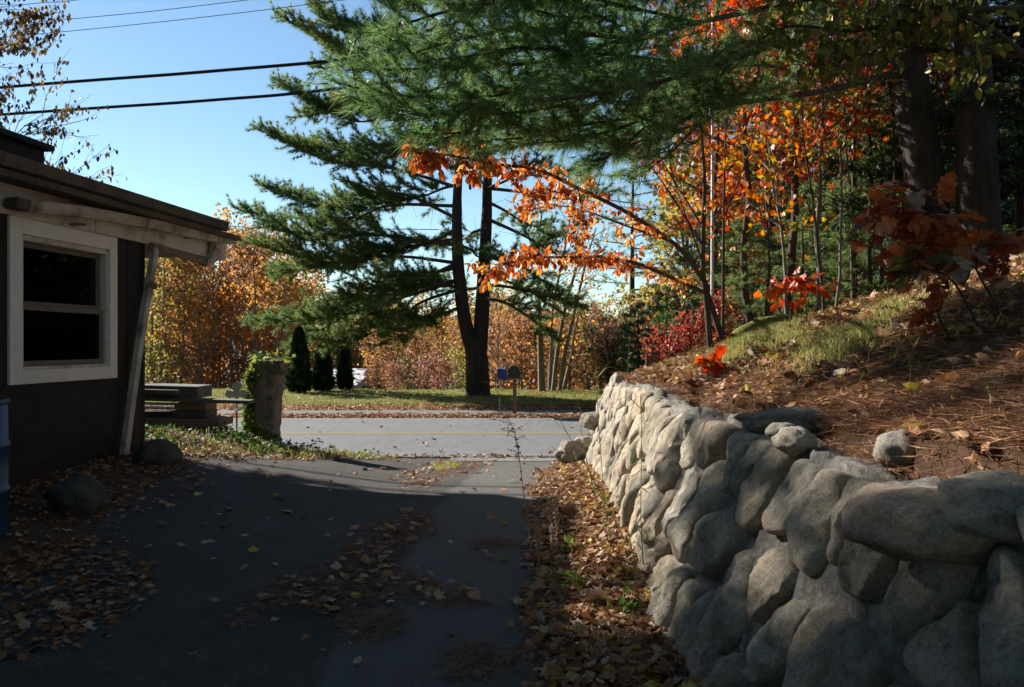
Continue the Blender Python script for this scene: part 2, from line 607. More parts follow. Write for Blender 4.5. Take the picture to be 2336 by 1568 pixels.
def Tz(x, y):
    x = np.asarray(x, float)
    y = np.asarray(y, float)
    zd = .35 * (1 - S(6.5, 11.5, y))
    z = zd + .22 * S(.6, 3.2, -x) * S(5, 9, y) * (1 - S(10.4, 11.6, y))
    z = z + .10 * S(2.6, 3.6, -x) * (1 - S(8, 11.4, y))
    z = z + .24 * S(2.7, 4.2, -x) * S(8.2, 9.6, y) * (1 - S(10.9, 11.7, y))
    z = z + .07 * S(XB(y) - .75, XB(y) - .05, x) * S(1.5, .2, np.abs(x - XB(y))) * (1 - S(10, 11.5, y)) * (x < 3)
    d = np.clip(x - XT(y), 0, 16)
    hl = 1.24 + .10 * (1 - S(1.4, 3.6, y)) - .12 * S(8.3, 9.8, y) + .37 * d - .009 * d * d + .035 * wob(x * 1.3, y * 1.3) * S(.5, 2, d)
    k = S(XT(y) + .06, XT(y) + .26, x) * hill_end(y - .06 * np.clip(d, 0, 6))
    z = z * (1 - k) + hl * k
    # beyond the road
    z = z + .05 * S(20.5, 24, y) * (1 - S(26, 34, y)) - 2.7 * S(27.5, 46, y) * (1 - .8 * S(6, 22, x))
    z = z + .03 * wob(x * .8, y * .8, 2) * S(20.5, 23, y)
    z = z - .012 * S(3.1, 4.0, -x) * 0
    return z


def axis(parts):
    out = []
    for a, b, st in parts:
        out.append(np.arange(a, b - 1e-6, st))
    return np.concatenate(out)


gx = np.unique(np.concatenate([axis([(-600, -60, 45), (-60, -14, 4), (-14, -6, .5), (-6, 6, .1), (6, 14, .25), (14, 40, 2), (40, 641, 50)])]))
gy = np.unique(np.concatenate([axis([(-60, -8, 4), (-8, -2, .5), (-2, 12.2, .1), (12.2, 17.4, .4), (17.4, 28, .15), (28, 60, 1.5), (60, 140, 10), (140, 900, 60)])]))
GX, GY = np.meshgrid(gx, gy)
GZ = Tz(GX, GY)
mbt = MB()
nx, ny = len(gx), len(gy)
ii = (np.arange(ny - 1)[:, None] * nx + np.arange(nx - 1)[None]).ravel()
mbt.add(np.stack([GX, GY, GZ], -1), np.stack([ii, ii + 1, ii + nx + 1, ii + nx], -1))


def ground_mat():
    m, t, b = new_mat('ground')
    a = t.nodes.new("ShaderNodeAttribute")
    a.attribute_name = "gcol"
    v_ = coords(t)
    n1 = noise_tex(t, v_, 22, 9, .75)
    n2 = noise_tex(t, v_, 2.2, 6, .65)
    c = mixc(t, .85, a.outputs["Color"], ramp(t, n1, [(.3, (.45, .42, .4)), (.5, (1, 1, 1)), (.72, (1.6, 1.5, 1.4))]), 'MULTIPLY')
    c = mixc(t, .7, c, ramp(t, n2, [(.3, (.65, .65, .65)), (.7, (1.25, 1.25, 1.2))]), 'MULTIPLY')
    t.links.new(c, b.inputs["Base Color"])
    b.inputs["Roughness"].default_value = 1
    b.inputs["Specular IOR Level"].default_value = .1
    bump(t, b, n1, .8, .03)
    return m


ground = mbt.build('ground', ground_mat(), smooth=True)
tag(ground, kind='structure')
gc = np.zeros((ny, nx, 3))
gc[:] = (.10, .065, .04)
dist_n = wob(GX * 2.1, GY * 2.1, 4) * .25
lawn = S(21.0, 21.7, GY + dist_n) * (1 - S(30, 36, GY)) * (1 - S(4, 12, GX))
gc = gc * (1 - lawn[..., None]) + np.array([.17, .165, .045]) * lawn[..., None]
strip = S(17.5, 17.7, GY) * (1 - S(21.0, 21.8, GY + dist_n))
gc = gc * (1 - strip[..., None]) + np.array([.27, .15, .075]) * strip[..., None]
far = S(32, 60, GY)
gc = gc * (1 - far[..., None]) + np.array([.12, .085, .04]) * far[..., None]
hl = S(0, .3, GX - XT(GY)) * hill_end(GY) * (GY < 12)
gc = gc * (1 - hl[..., None]) + np.array([.075, .042, .027]) * hl[..., None]
a = ground.data.attributes.new("gcol", 'FLOAT_COLOR', 'POINT')
a.data.foreach_set("color", np.concatenate([gc, np.ones((ny, nx, 1))], -1).astype(np.float32).ravel())


def sheet(name, mat, xs, ys, xl, xr, dz, tone=None, n=40):
    """a sheet laid on the ground between the curves xl(y), xr(y)"""
    mb = MB()
    t = np.linspace(0, 1, n)
    Y = ys[:, None] + 0 * t[None]
    X = xl(ys)[:, None] * (1 - t[None]) + xr(ys)[:, None] * t[None]
    Z = Tz(X, Y) + dz
    i = (np.arange(len(ys) - 1)[:, None] * n + np.arange(n - 1)[None]).ravel()
    mb.add(np.stack([X, Y, Z], -1), np.stack([i, i + 1, i + n + 1, i + n], -1), tone(X, Y).ravel() if tone is not None else .5)
    return tag(mb.build(name, mat, smooth=True), kind='structure')


sheet('road', M['road'], None, np.linspace(11.6, 17.7, 20), lambda y: -250 + 0 * y, lambda y: 250 + 0 * y, .012, n=120)
sheet('path', M['path'], None, np.linspace(18.5, 19.75, 6), lambda y: -120 + .0 * y, lambda y: 120 + .0 * y, .016, n=120)
ln = MB()
for yy in (14.55, 14.78):
    box(ln, (0, 0, 0), I3, (-120, yy - .05, .013), (120, yy + .05, .017))
tag(ln.build('road_marking', M['yellow']), kind='structure')
DL = lambda y: -2.75 - .35 * S(4, 7, y) + .55 * S(8.2, 9.3, y) + .45 * S(9.3, 10.4, y) + .5 * S(10.2, 11.4, y) + .07 * wob(y * 1.9, y) - .45 * S(11.3, 11.6, y) * 0
DR = lambda y: .02 + .035 * y + .25 * S(9.5, 11.4, y) + .05 * wob(y * 2.3, 1.7 * y, 3)
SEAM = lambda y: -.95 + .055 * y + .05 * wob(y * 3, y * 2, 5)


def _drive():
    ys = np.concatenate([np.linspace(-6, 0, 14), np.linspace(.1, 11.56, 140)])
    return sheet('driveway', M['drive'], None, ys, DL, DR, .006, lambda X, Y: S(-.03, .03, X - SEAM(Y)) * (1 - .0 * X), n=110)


_drive()
sheet('driveway_apron', M['concrete'], None, np.linspace(11.2, 11.585, 6), lambda y: .0 - .9 + 0 * y, lambda y: DR(y) + .15, .013, n=30)

# distant wooded hill
mbh = MB()
xs_ = np.linspace(-420, 420, 120)
ts_ = np.linspace(0, 1, 14)
HX, HT = np.meshgrid(xs_, ts_)
HY = 300 + 120 * HT
HZ = -3 + (17 + 7 * wob(HX * .012, 0 * HX, 1) + 1.4 * wob(HX * .23, HX * .11)) * np.sin(HT * np.pi * .55)
ih = (np.arange(13)[:, None] * 120 + np.arange(119)[None]).ravel()
mbh.add(np.stack([HX, HY, HZ], -1), np.stack([ih, ih + 1, ih + 121, ih + 120], -1))
tag(mbh.build('hills', plain_mat('far_wood', (.055, .062, .06), 1, .5, .25, .6, .1), smooth=True), kind='structure')
# ------------------------------------------------------------------ stone retaining wall
def wall_top(y):
    return 1.30 + .09 * (1 - S(1.4, 3.6, y)) - .15 * S(8.3, 9.8, y) - .80 * S(10.6, 11.35, y) + .03 * np.sin(np.asarray(y) * 2.1)


def wall_base(y):
    return Tz(XB(y) - .02, y)


def wall_pt(y, H, out=0.0):
    """point on the battered face: H in metres up from the foot, out towards the driveway"""
    y = np.asarray(y, float)
    zb, zt = wall_base(y), wall_top(y)
    k = H / np.maximum(1.30 - .30, .2)
    x = XB(y) + (XT(y) - XB(y)) * k
    return np.stack(np.broadcast_arrays(x - .97 * out, y + .05 * out, zb - .02 + H * .98 + .18 * out), -1)


def wall_hit(u, v, out=.11):
    best = None
    for D in np.linspace(.9, 11, 1500):
        p = P(u, v, D)
        H = (p[2] - float(wall_base(D)) + .02 - .18 * out) / .98
        x = XB(D) + (XT(D) - XB(D)) * H / 1.0 - .97 * out
        if p[0] - x < 0 and best is None and D > .95:
            return D, H
    return None


wall = thing('stone_wall', 'mortared retaining wall of rounded grey and tan fieldstones along the driveway', 'stone wall', (1.0, 5.0, .3))
# seeds read from the photo (2336 px wide frame): near stones
z6 = [(270, 470), (460, 570), (720, 640), (1130, 730), (1000, 1200), (600, 1200), (1430, 1300), (350, 1060), (225, 790), (80, 720), (160, 1090), (170, 1260), (95, 1395), (150, 1520),
      (400, 1420), (470, 1540), (140, 400), (700, 1540), (1650, 950), (1000, 1650), (300, 1700)]
z5 = [(1000, 700), (862, 690), (757, 720), (900, 480), (815, 450), (955, 390), (1060, 330), (903, 985), (800, 850), (735, 985), (830, 1030), (660, 925), (645, 790), (1000, 1080), (830, 1250),
      (930, 1400), (1120, 620), (700, 1060), (760, 1120), (900, 860)]
seeds = []
for zx, zy in z6:
    h = wall_hit(1613.2 + .4341 * zx, 887.3 + .4341 * zy)
    if h and 0.02 < h[1] < 1.25:
        seeds.append(h)
for zx, zy in z5:
    h = wall_hit(1129.3 + .4856 * zx, 806.6 + .4856 * zy)
    if h and 0.02 < h[1] < 1.2:
        seeds.append(h)
RW = np.random.default_rng(5)
ok_seeds = []
for q in seeds:
    if all(math.hypot(q[0] - o[0], (q[1] - o[1]) * 1.1) > .2 for o in ok_seeds):
        ok_seeds.append(q)
tries = 0
while tries < 9000:
    tries += 1
    y = RW.uniform(-1.6, 11.0)
    Hm = float(wall_top(y) - wall_base(y))
    H = RW.uniform(.05, max(.1, Hm - .04))
    md = (.25 + .10 * math.sin(y * 5 + H * 9)) if y > 3.5 else .24 + .06 * math.sin(y * 7 + H * 9)
    md = md * (.8 if y < 1.8 else 1.0) * (.85 if H < .3 or H > .85 else 1.05)
    if all(math.hypot(y - o[0], (H - o[1]) * .85) > md for o in ok_seeds):
        ok_seeds.append((y, H))
SE = np.array(ok_seeds)


def stone_from_cell(mb, i, nth, nr):
    y0, H0 = SE[i]
    dv = SE - SE[i]
    dd = np.hypot(dv[:, 0], dv[:, 1])
    near = np.where((dd > 1e-6) & (dd < 1.1))[0]
    th = np.linspace(0, 2 * np.pi, nth, endpoint=False)
    inv = np.zeros(nth)
    p = RW.uniform(4.2, 8.5)
    Hm = float(wall_top(y0) - wall_base(y0))
    planes = [(math.atan2(dv[j, 1], dv[j, 0]), dd[j] / 2 - .021) for j in near]
    planes += [(math.pi / 2, max(.05, Hm + .02 - H0)), (-math.pi / 2, H0 + .10)]
    for a_, d_ in planes:
        c = np.cos(th - a_)
        inv += np.where(c > .02, (np.maximum(c, .02) / max(d_, .04)) ** p, 0)
    R = np.minimum(1 / np.maximum(inv, 1e-9) ** (1 / p), .25 if y0 < 2.4 else .40)
    size = R.mean()
    rs = RW.uniform(0, 1, 8)
    dome = size * (.40 + .30 * rs[0])
    tx, ty = (rs[1] - .5) * .5, (rs[2] - .5) * .5
    ex = 2.0 + 1.8 * rs[3]
    fac = [(RW.uniform(0, 6.28), RW.uniform(.25, .75), RW.uniform(.72, 1.0)) for _ in range(3)]
    rho = np.linspace(0, 1, nr + 1)[1:] ** .75
    rows = [(0.0, 0.0)]
    V = []
    seed = Vector((i * 7.13, i * 3.7, 0))

    def pt(r, k_th, back=0):
        a_ = th[k_th]
        rr = R[k_th] * r
        yy, HH = y0 + rr * math.cos(a_), H0 + rr * math.sin(a_)
        o = max(0, 1 - r ** ex) ** .62 * (1 + tx * r * math.cos(a_) + ty * r * math.sin(a_))
        for fa, fk, fo in fac:
            lim = fo - fk * (r * math.cos(a_ - fa))
            if o > lim:
                o = lim + .18 * (o - lim)
        o = dome * o - .022 - back
        q = wall_pt(yy, HH, o)
        s = Vector(q) * 4.5 + seed
        f = (mnoise.noise(s) * .030 if SE[i, 0] > 3 else mnoise.noise(s) * .022) + mnoise.noise(s * 2.7) * .014 + mnoise.noise(s * 6) * .006 + mnoise.noise(s * 14) * .0035 + abs(mnoise.noise(s * 3.3 + Vector((5, 5, 5)))) * -.012 + (abs(mnoise.noise(s * 1.3 + Vector((9, 2, 4)))) - .2) * .04 * rs[4]
        q = q + np.array([-.9, .1, .35]) * f
        return q
    V.append(pt(0, 0))
    for r in rho:
        for k_ in range(nth):
            V.append(pt(r, k_))
    for k_ in range(nth):
        V.append(pt(1.0, k_, .14))
    nrw = len(rho) + 1
    fs3 = [[0, 1 + k_, 1 + (k_ + 1) % nth] for k_ in range(nth)]
    fs4 = []
    for r in range(nrw - 1):
        for k_ in range(nth):
            b = 1 + r * nth
            fs4.append([b + k_, b + nth + k_, b + nth + (k_ + 1) % nth, b + (k_ + 1) % nth])
    mb.add(np.array(V), [np.array(fs3)[:, ::-1], np.array(fs4)[:, ::-1]])
    return size


order = [i for i in np.argsort(np.where(SE[:, 0] > .9, SE[:, 0], 50 + np.abs(SE[:, 0])))]
small = MB()
for rank, i in enumerate(order):
    if rank < 98:
        mb = MB()
        stone_from_cell(mb, i, 72 if SE[i, 0] < 4.5 else 34, 24 if SE[i, 0] < 4.5 else 11)
        mb.build('stone', M['stone'], wall, smooth=True)
    else:
        stone_from_cell(small, i, 18, 6)
if small.n:
    tag(small.build('stones', M['stone'], wall, smooth=True), kind='stuff')
# mortar body: face grid + rough top
mm = MB()
ys = np.arange(-1.8, 11.15, .05)
Hs = np.linspace(-.15, 1, 26)
rows = []
for y in ys:
    Hm = float(wall_top(y) - wall_base(y))
    r = []
    for h in Hs:
        q = wall_pt(y, h * Hm, -.04 + .045 * mnoise.noise(Vector((y * 4, h * 5, 3))) + .035 * mnoise.noise(Vector((y * 13, h * 15, 8))))
        r.append(q)
    for t_ in np.linspace(.05, .36, 8):
        r.append(np.array([XT(y) + t_ - .03, y, float(wall_top(y)) + .015 - .28 * t_ + .05 * mnoise.noise(Vector((y * 5, t_ * 8, 1))) + .03 * mnoise.noise(Vector((y * 15, t_ * 17, 5)))]))
    rows.append(r)
rows = np.array(rows)
a_, b_ = rows.shape[:2]
i_ = (np.arange(a_ - 1)[:, None] * b_ + np.arange(b_ - 1)[None]).ravel()
mm.add(rows.reshape(-1, 3), np.stack([i_, i_ + b_, i_ + b_ + 1, i_ + 1], -1))
mm.build('mortar', M['mortar'], wall, smooth=True)


def boulder(name, c, r, rot, seed, label, cat='rock', mat='stone', rough=.12, parent=None, group=None):
    """a lumpy rock: c centre, r three half-axes"""
    nth, nph = 36, 22
    mb = MB()
    V = []
    cr, sr = math.cos(rot), math.sin(rot)
    for a in range(nph + 1):
        ph = math.pi * a / nph
        for b in range(nth):
            t = 2 * math.pi * b / nth
            d = Vector((math.sin(ph) * math.cos(t), math.sin(ph) * math.sin(t), math.cos(ph)))
            f = 1 + rough * (mnoise.noise(d * 1.6 + Vector((seed, 0, 0))) * 1.6 + .6 * mnoise.noise(d * 4 + Vector((0, seed, 0))) + .25 * mnoise.noise(d * 10 + Vector((0, seed, 3))))
            x, y, z = d.x * r[0] * f, d.y * r[1] * f, d.z * r[2] * f
            V.append([c[0] + x * cr - y * sr, c[1] + x * sr + y * cr, c[2] + z])
    i = (np.arange(nph)[:, None] * nth + np.arange(nth)[None])
    j = (np.arange(nph)[:, None] * nth + (np.arange(nth)[None] + 1) % nth)
    mb.add(np.array(V), np.stack([i, i + nth, j + nth, j], -1).reshape(-1, 4))
    if parent is not None:
        return mb.build(name, M[mat], parent, smooth=True)
    return tag(mb.build(name, M[mat], smooth=True, origin=(c[0], c[1], c[2] - r[2])), label, cat, group)


tz = lambda x, y: float(Tz(x, y))
boulder('capping_stone', P(2125, 1195, 1.78), (.20, .17, .085), .25, 41, None, parent=wall, rough=.1)
boulder('capping_stone', P(2290, 1165, 1.70), (.16, .17, .075), .5, 43, None, parent=wall, rough=.14)
boulder('slab_rock', P(1775, 957, 3.55) + np.array([.05, 0, -.01]), (.26, .13, .06), .25, 3, 'dark flat slab of rock lying on top of the stone wall', rough=.15)
boulder('pebble_rock', P(1785, 985, 3.05), (.065, .06, .035), .3, 5, 'small pale rounded rock on the wall beside the dark slab')
boulder('pebble_rock', P(1812, 1005, 2.9), (.075, .08, .05), -.2, 8, 'small tan rock on the wall between pale pebble and big stones')
boulder('cobble_rock', P(2048, 1028, 2.6), (.075, .08, .065), .1, 11, 'smooth dark oval rock sitting on the needles behind the wall')
boulder('cobble_rock', P(2130, 1035, 2.65), (.095, .09, .075), .7, 14, 'rough dark angular rock beside the smooth oval one', rough=.25)
boulder('cobble_rock', P(1409, 878, 9.6) + np.array([0, 0, -.03]), (.10, .12, .18), .2, 17, 'upright pointed cobble perched on the far end of the wall')
boulder('boulder', P(1352, 960, 10.6), (.17, .16, .12), .5, 20, 'grey boulder jutting out at the far top corner of the wall')
boulder('boulder', P(1302, 1030, 10.75) + np.array([0, 0, -.03]), (.20, .17, .16), .1, 23, 'low pale boulder lying at the foot of the wall by the road', rough=.2)
boulder('boulder', P(1330, 1022, 10.9), (.14, .16, .17), .9, 25, 'angular grey boulder tucked between wall foot and low pale one', rough=.22)
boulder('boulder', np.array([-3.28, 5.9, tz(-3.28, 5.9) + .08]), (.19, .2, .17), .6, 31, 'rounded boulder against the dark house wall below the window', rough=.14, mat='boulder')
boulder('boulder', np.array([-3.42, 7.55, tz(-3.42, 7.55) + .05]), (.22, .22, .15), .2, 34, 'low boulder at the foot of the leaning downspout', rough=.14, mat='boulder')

# ------------------------------------------------------------------ house
WD = np.array([.129, .9916, 0.0])     # along the wall, away from the camera
WN = np.array([.9916, -.129, 0.0])    # out of the wall, towards the driveway
WC = np.array([-3.9, 8.3, 0.0])       # far corner
HAX = np.array([WD, WN, [0, 0, 1.0]])


def on_wall(u, v, n=0.0):
    """(s, z) where the sight line (u, v) meets the plane n metres out of the wall"""
    k = (u - 1168) / F
    c = WC + WN * n
    s = (k * c[1] - c[0]) / (WD[0] - k * WD[1])
    D = c[1] + WD[1] * s
    return s, CZ - (v - 784) / F * D


def hb(mb, s0, s1, n0, n1, z0, z1, tone=.5):
    box(mb, WC, HAX, (min(s0, s1), min(n0, n1), min(z0, z1)), (max(s0, s1), max(n0, n1), max(z0, z1)), tone)


house = thing('house', 'low dark brown house with cream trimmed window and sagging gutter', 'house', WC + WD * -3 + np.array([0, 0, .4]))
sl = lambda u, v=700, n=0.0: on_wall(u, v, n)[0]
zl = lambda u, v, n=0.0: on_wall(u, v, n)[1]
ws0, ws1 = sl(45), sl(245)           # rough opening of the window
wz0, wz1 = 1.475, 2.60
mb = MB()
hb(mb, -10, ws0, -.14, 0, 0, 2.95)
hb(mb, ws1, 0, -.14, 0, 0, 2.95)
hb(mb, ws0, ws1, -.14, 0, 0, wz0)
hb(mb, ws0, ws1, -.14, 0, wz1, 2.95)
hb(mb, -.14, -.002, -7, -.142, 0, 3.3)
hb(mb, -10, -9.86, -7, -.142, 0, 3.3)
hb(mb, -9.86, -.142, -7, -6.86, 0, 3.3)
# board battens
for k in range(40):
    s = -.25 * k - .04
    if ws0 - .2 < s < ws1 + .2:
        continue
    hb(mb, s, s - .012, .0015, .007, .2, 2.74)
mb.build('wall', M['wallpaint'], house)
mb = MB()
hb(mb, -9.8, -.2, -3.0, -2.9, .3, 2.9)
hb(mb, -9.8, -.2, -3.0, -.2, 2.86, 2.9)
hb(mb, -9.8, -.2, -3.0, -.2, .35, .4)
mb.build('interior_wall', M['inside'], house)
# frieze board running past the corner
mb = MB()
hb(mb, -10, -3.17, .002, .045, 2.757, 3.02)
hb(mb, -3.165, -.86, .002, .043, 2.755, 3.02)
SE_ = sl(515, 580, .045)
SR_ = sl(524, 520, .30)
hb(mb, -.855, SE_, .002, .046, 2.757, 3.02)
hb(mb, SE_ - .04, SE_, -.5, .0, 2.757, 3.02)
bev(mb.build('frieze_board', M['white'], house), .004)
# soffit
mb = MB()
hb(mb, .0, SE_ - .06, -2.2, -.004, 2.80, 2.83)
mb.build('soffit', M['fasciabrown'], house)
# roof: slab rising to the ridge
slope = .20
rmb = MB()
for (s0, s1) in ((-10.3, SR_),):
    V = []
    for s in (s0, s1):
        for n, dz in ((.27, 0), (-3.6, 0), (-7.4, 0)):
            h = 3.06 + slope * (min(.27 - n, 3.87) - max(0, -3.6 - n))
            V += [WC + WD * s + WN * n + np.array([0, 0, h]), WC + WD * s + WN * n + np.array([0, 0, h + .10])]
    V = np.array(V)
    rmb.add(V, [np.array([[0, 2, 3, 1], [2, 4, 5, 3], [6, 7, 9, 8], [8, 9, 11, 10]]), ])
    rmb.f.pop()
    rmb.f.append(np.array([[0, 6, 8, 2], [2, 8, 10, 4], [1, 3, 9, 7], [3, 5, 11, 9], [0, 1, 7, 6], [4, 10, 11, 5], [0, 2, 3, 1], [2, 4, 5, 3], [6, 7, 9, 8], [8, 9, 11, 10]]))
roof = rmb.build('roof', M['roof'], house)
# two layered eave boards, rotten
mb = MB()
R_ = np.random.default_rng(3)
s = -10.3
while s < SR_ - .02:
    s2 = min(SR_ - .01, s + R_.uniform(1.1, 2.4))
    hb(mb, s, s2 - .008, .272, .30, 3.075 + R_.uniform(-.006, .006), 3.175)
    s = s2
mb.build('eave_board', M['fasciabrown'], roof)
mb = MB()
hb(mb, -10.2, SE_ - .02, .05, .262, 3.0, 3.055)
mb.build('rotten_fascia', M['fasciabrown'], house)
# gable infill of the overhang end
# upper roof block behind
s_up, z_up = on_wall(103, 345, -1.2)
mb = MB()
hb(mb, -10, s_up, -4.2, -1.2, 3.1, z_up)
hb(mb, -10, s_up + .06, -4.3, -1.12, z_up, z_up + .07)
bev(mb.build('upper_roof', M['roof'], house), .02)
# gutter: an open trough sagging along the frieze
gp = [(58, 470), (120, 476), (200, 486), (280, 500), (350, 513), (430, 532), (500, 545), (530, 549)]
gpts = []
for u, v in gp:
    s, z = on_wall(u, v, .13)
    gpts.append(WC + WD * s + WN * .13 + np.array([0, 0, z]))
gpts = smooth_path(gpts, 34)
gm = MB()
prof = [(-.052, .045), (-.05, -.03), (-.03, -.048), (.03, -.048), (.05, -.02), (.056, .03), (.062, .042)]
prof2 = [(a * .93, b + .006) for a, b in prof[::-1]]
ring = prof + prof2
k = len(ring)
V = np.array([[p + WN * a + np.array([0, 0, b]) for a, b in ring] for p in gpts])
n_ = len(gpts)
i = np.arange(n_ - 1)[:, None] * k
j = np.arange(k)[None]
gm.add(V.reshape(-1, 3), np.stack([i + j, i + (j + 1) % k, i + k + (j + 1) % k, i + k + j], -1).reshape(-1, 4))
gut = gm.build('gutter', M['gutter'], house)
for uu in (170, 430):
    mb = MB()
    s, z = on_wall(uu, 500 if uu < 300 else 535, .1)
    hb(mb, s, s + .03, .04, .20, z - .06 if uu < 300 else z - .05, z - .035)
    mb.build('gutter_bracket', M['gutter'], gut)
# dark torn end piece
mb = MB()
s, z = on_wall(52, 470, .12)
hb(mb, s - .14, s + .02, .06, .19, z - .045, z + .05)
bev(mb.build('gutter_end', M['fasciabrown'], gut), .02)
# downspout: outlet, elbow, run back under the eave, leaning pipe


def rect_pipe(mb, pts, a=.032, b=.042):
    pts = np.array(pts)
    d = nrm(np.gradient(pts, axis=0))
    s_ = nrm(np.cross(d, WD + np.array([.01, 0, .02])))
    t_ = np.cross(s_, d)
    V = np.stack([pts + s_ * a + t_ * b, pts + s_ * a - t_ * b, pts - s_ * a - t_ * b, pts - s_ * a + t_ * b], 1)
    n = len(pts)
    i = np.arange(n - 1)[:, None] * 4
    j = np.arange(4)[None]
    mb.add(V.reshape(-1, 3), [np.stack([i + j, i + (j + 1) % 4, i + 4 + (j + 1) % 4, i + 4 + j], -1).reshape(-1, 4), np.array([[0, 1, 2, 3]]), np.array([[4 * n - 1, 4 * n - 2, 4 * n - 3, 4 * n - 4]])])


W3 = lambda s, n, z: WC + WD * s + WN * n + np.array([0, 0, z])
mb = MB()
sO, zO = on_wall(488, 556, .1)
rect_pipe(mb, [W3(sO, .12, zO + .0), W3(sO, .11, zO - .08)], .045, .045)
rect_pipe(mb, [W3(sO, .10, zO - .07), W3(sO - .06, .09, 2.70), W3(sO - .2, .08, 2.675)], .04, .045)
bev(mb.build('downspout_elbow', M['gutter'], gut), .01)
mb = MB()
tube(mb, [W3(sO - .18, .075, 2.685), W3(.0, .07, 2.73)], .042, 10, cap=True)
mb.build('return_pipe', M['post'], gut)
mb = MB()
s0b, z0b = on_wall(283, 1038, .10)
rect_pipe(mb, smooth_path([W3(.06, .07, 2.74), W3(-.02, .10, 2.55), W3(s0b * .5, .10, 1.7), W3(s0b, .10, z0b)], 10), .029, .037)
ds = mb.build('downspout', M['gutter'], house)
mb = MB()
for z_ in (2.35,):
    rect_pipe(mb, [W3(-.06, .096, z_), W3(-.07, .096, z_ - .07)], .042, .052)
mb.build('pipe_strap', M['fasciabrown'], ds)
# window
win = MB()
co0, co1 = sl(15), sl(262)
hb(win, co0, ws0, .002, .03, 1.357, 2.755)
hb(win, ws1, co1, .002, .03, 1.357, 2.755)
hb(win, ws0 + .001, ws1 - .001, .002, .028, 1.357, wz0)
hb(win, ws0 + .001, ws1 - .001, .002, .028, wz1 + .02, 2.755)
wobj = bev(win.build('window', M['white_clean'], house), .004)
mb = MB()
t0 = .028
hb(mb, ws0, ws0 + t0, -.10, .012, wz0, wz1)
hb(mb, ws1 - t0, ws1, -.10, .012, wz0, wz1)
hb(mb, ws0 + t0, ws1 - t0, -.10, .010, wz0, wz0 + t0)
hb(mb, ws0 + t0, ws1 - t0, -.10, .012, wz1 - t0, wz1 + .019)
bev(mb.build('window_frame', M['white'], wobj), .003)
mb = MB()
q0, q1 = ws0 + .03, ws1 - .03
for (za, zb_, n0) in ((wz0 + .03, 2.03, -.055), (2.02, wz1 - .03, -.09)):
    f_ = .045
    hb(mb, q0, q0 + f_, n0, n0 + .03, za, zb_)
    hb(mb, q1 - f_, q1, n0, n0 + .03, za, zb_)
    hb(mb, q0 + f_, q1 - f_, n0, n0 + .028, za, za + f_)
    hb(mb, q0 + f_, q1 - f_, n0, n0 + .028, zb_ - f_, zb_)
bev(mb.build('sash', M['sash'], wobj), .003)
mb = MB()
hb(mb, q0 + .03, q1 - .03, -.043, -.039, wz0 + .05, 2.0)
hb(mb, q0 + .03, q1 - .03, -.078, -.074, 2.05, wz1 - .05)
mb.build('glass', M['glass'], wobj)
mb = MB()
for k in range(16):
    a0 = q0 + .06 + k * .02
    hb(mb, a0, a0 + .021, -.33 - .02 * (k % 2), -.31 - .02 * (k % 2), wz0 - .1, wz1)
mb.build('curtain', M['curtain'], wobj)

# ------------------------------------------------------------------ barrel
def lathe(mb, c, prof, k=32, tone=.5, sx=1.0):
    ang = np.linspace(0, 2 * np.pi, k, endpoint=False)
    V = np.array([[[c[0] + r * sx * math.cos(t), c[1] + r * math.sin(t), c[2] + z] for t in ang] for r, z in prof])
    n = len(prof)
    i = np.arange(n - 1)[:, None] * k
    j = np.arange(k)[None]
    mb.add(V.reshape(-1, 3), [np.stack([i + j, i + (j + 1) % k, i + k + (j + 1) % k, i + k + j], -1).reshape(-1, 4)], tone)


bc = np.array([-3.56, 5.0, tz(-3.56, 5.0)])
bar = thing('barrel', 'blue plastic barrel standing by the dark house wall below the window', 'barrel', bc)
mb = MB()
lathe(mb, bc, [(0.0, 0), (.27, 0), (.28, .02), (.285, .28), (.297, .29), (.297, .31), (.285, .32), (.285, .57), (.297, .58), (.297, .60), (.285, .61), (.282, .84), (.272, .85), (.272, .86)], 40)
mb.build('body', M['barrel'], bar, smooth=True)
mb = MB()
lathe(mb, bc, [(.272, .855), (.292, .86), (.292, .885), (.27, .89), (.262, .875), (0, .872)], 40)
mb.build('rim', M['barrel'], bar, smooth=True)

# ------------------------------------------------------------------ lumber under the overhang
GL = 'boards stacked under the roof overhang'


def beam(name, u0, v0, u1, v1, D, h, dep, mat, label, yaw=0.0, len_left=0.0, part=None):
    a, b = P(u0, v0, D), P(u1, v1, D)
    a = a + (a - b) / np.linalg.norm(a - b) * len_left
    c = (a + b) / 2
    L = np.linalg.norm(b - a)
    d = nrm(b - a)
    n = nrm(np.cross([0, 0, 1.0], d))
    ax = np.array([d, n * 1.0, np.cross(d, n)])
    mb = MB()
    box(mb, c, ax, (-L / 2, -dep / 2, -h), (L / 2, dep / 2, 0))
    return tag(bev(mb.build(name, M[mat], origin=c), .006), label, 'timber', GL)


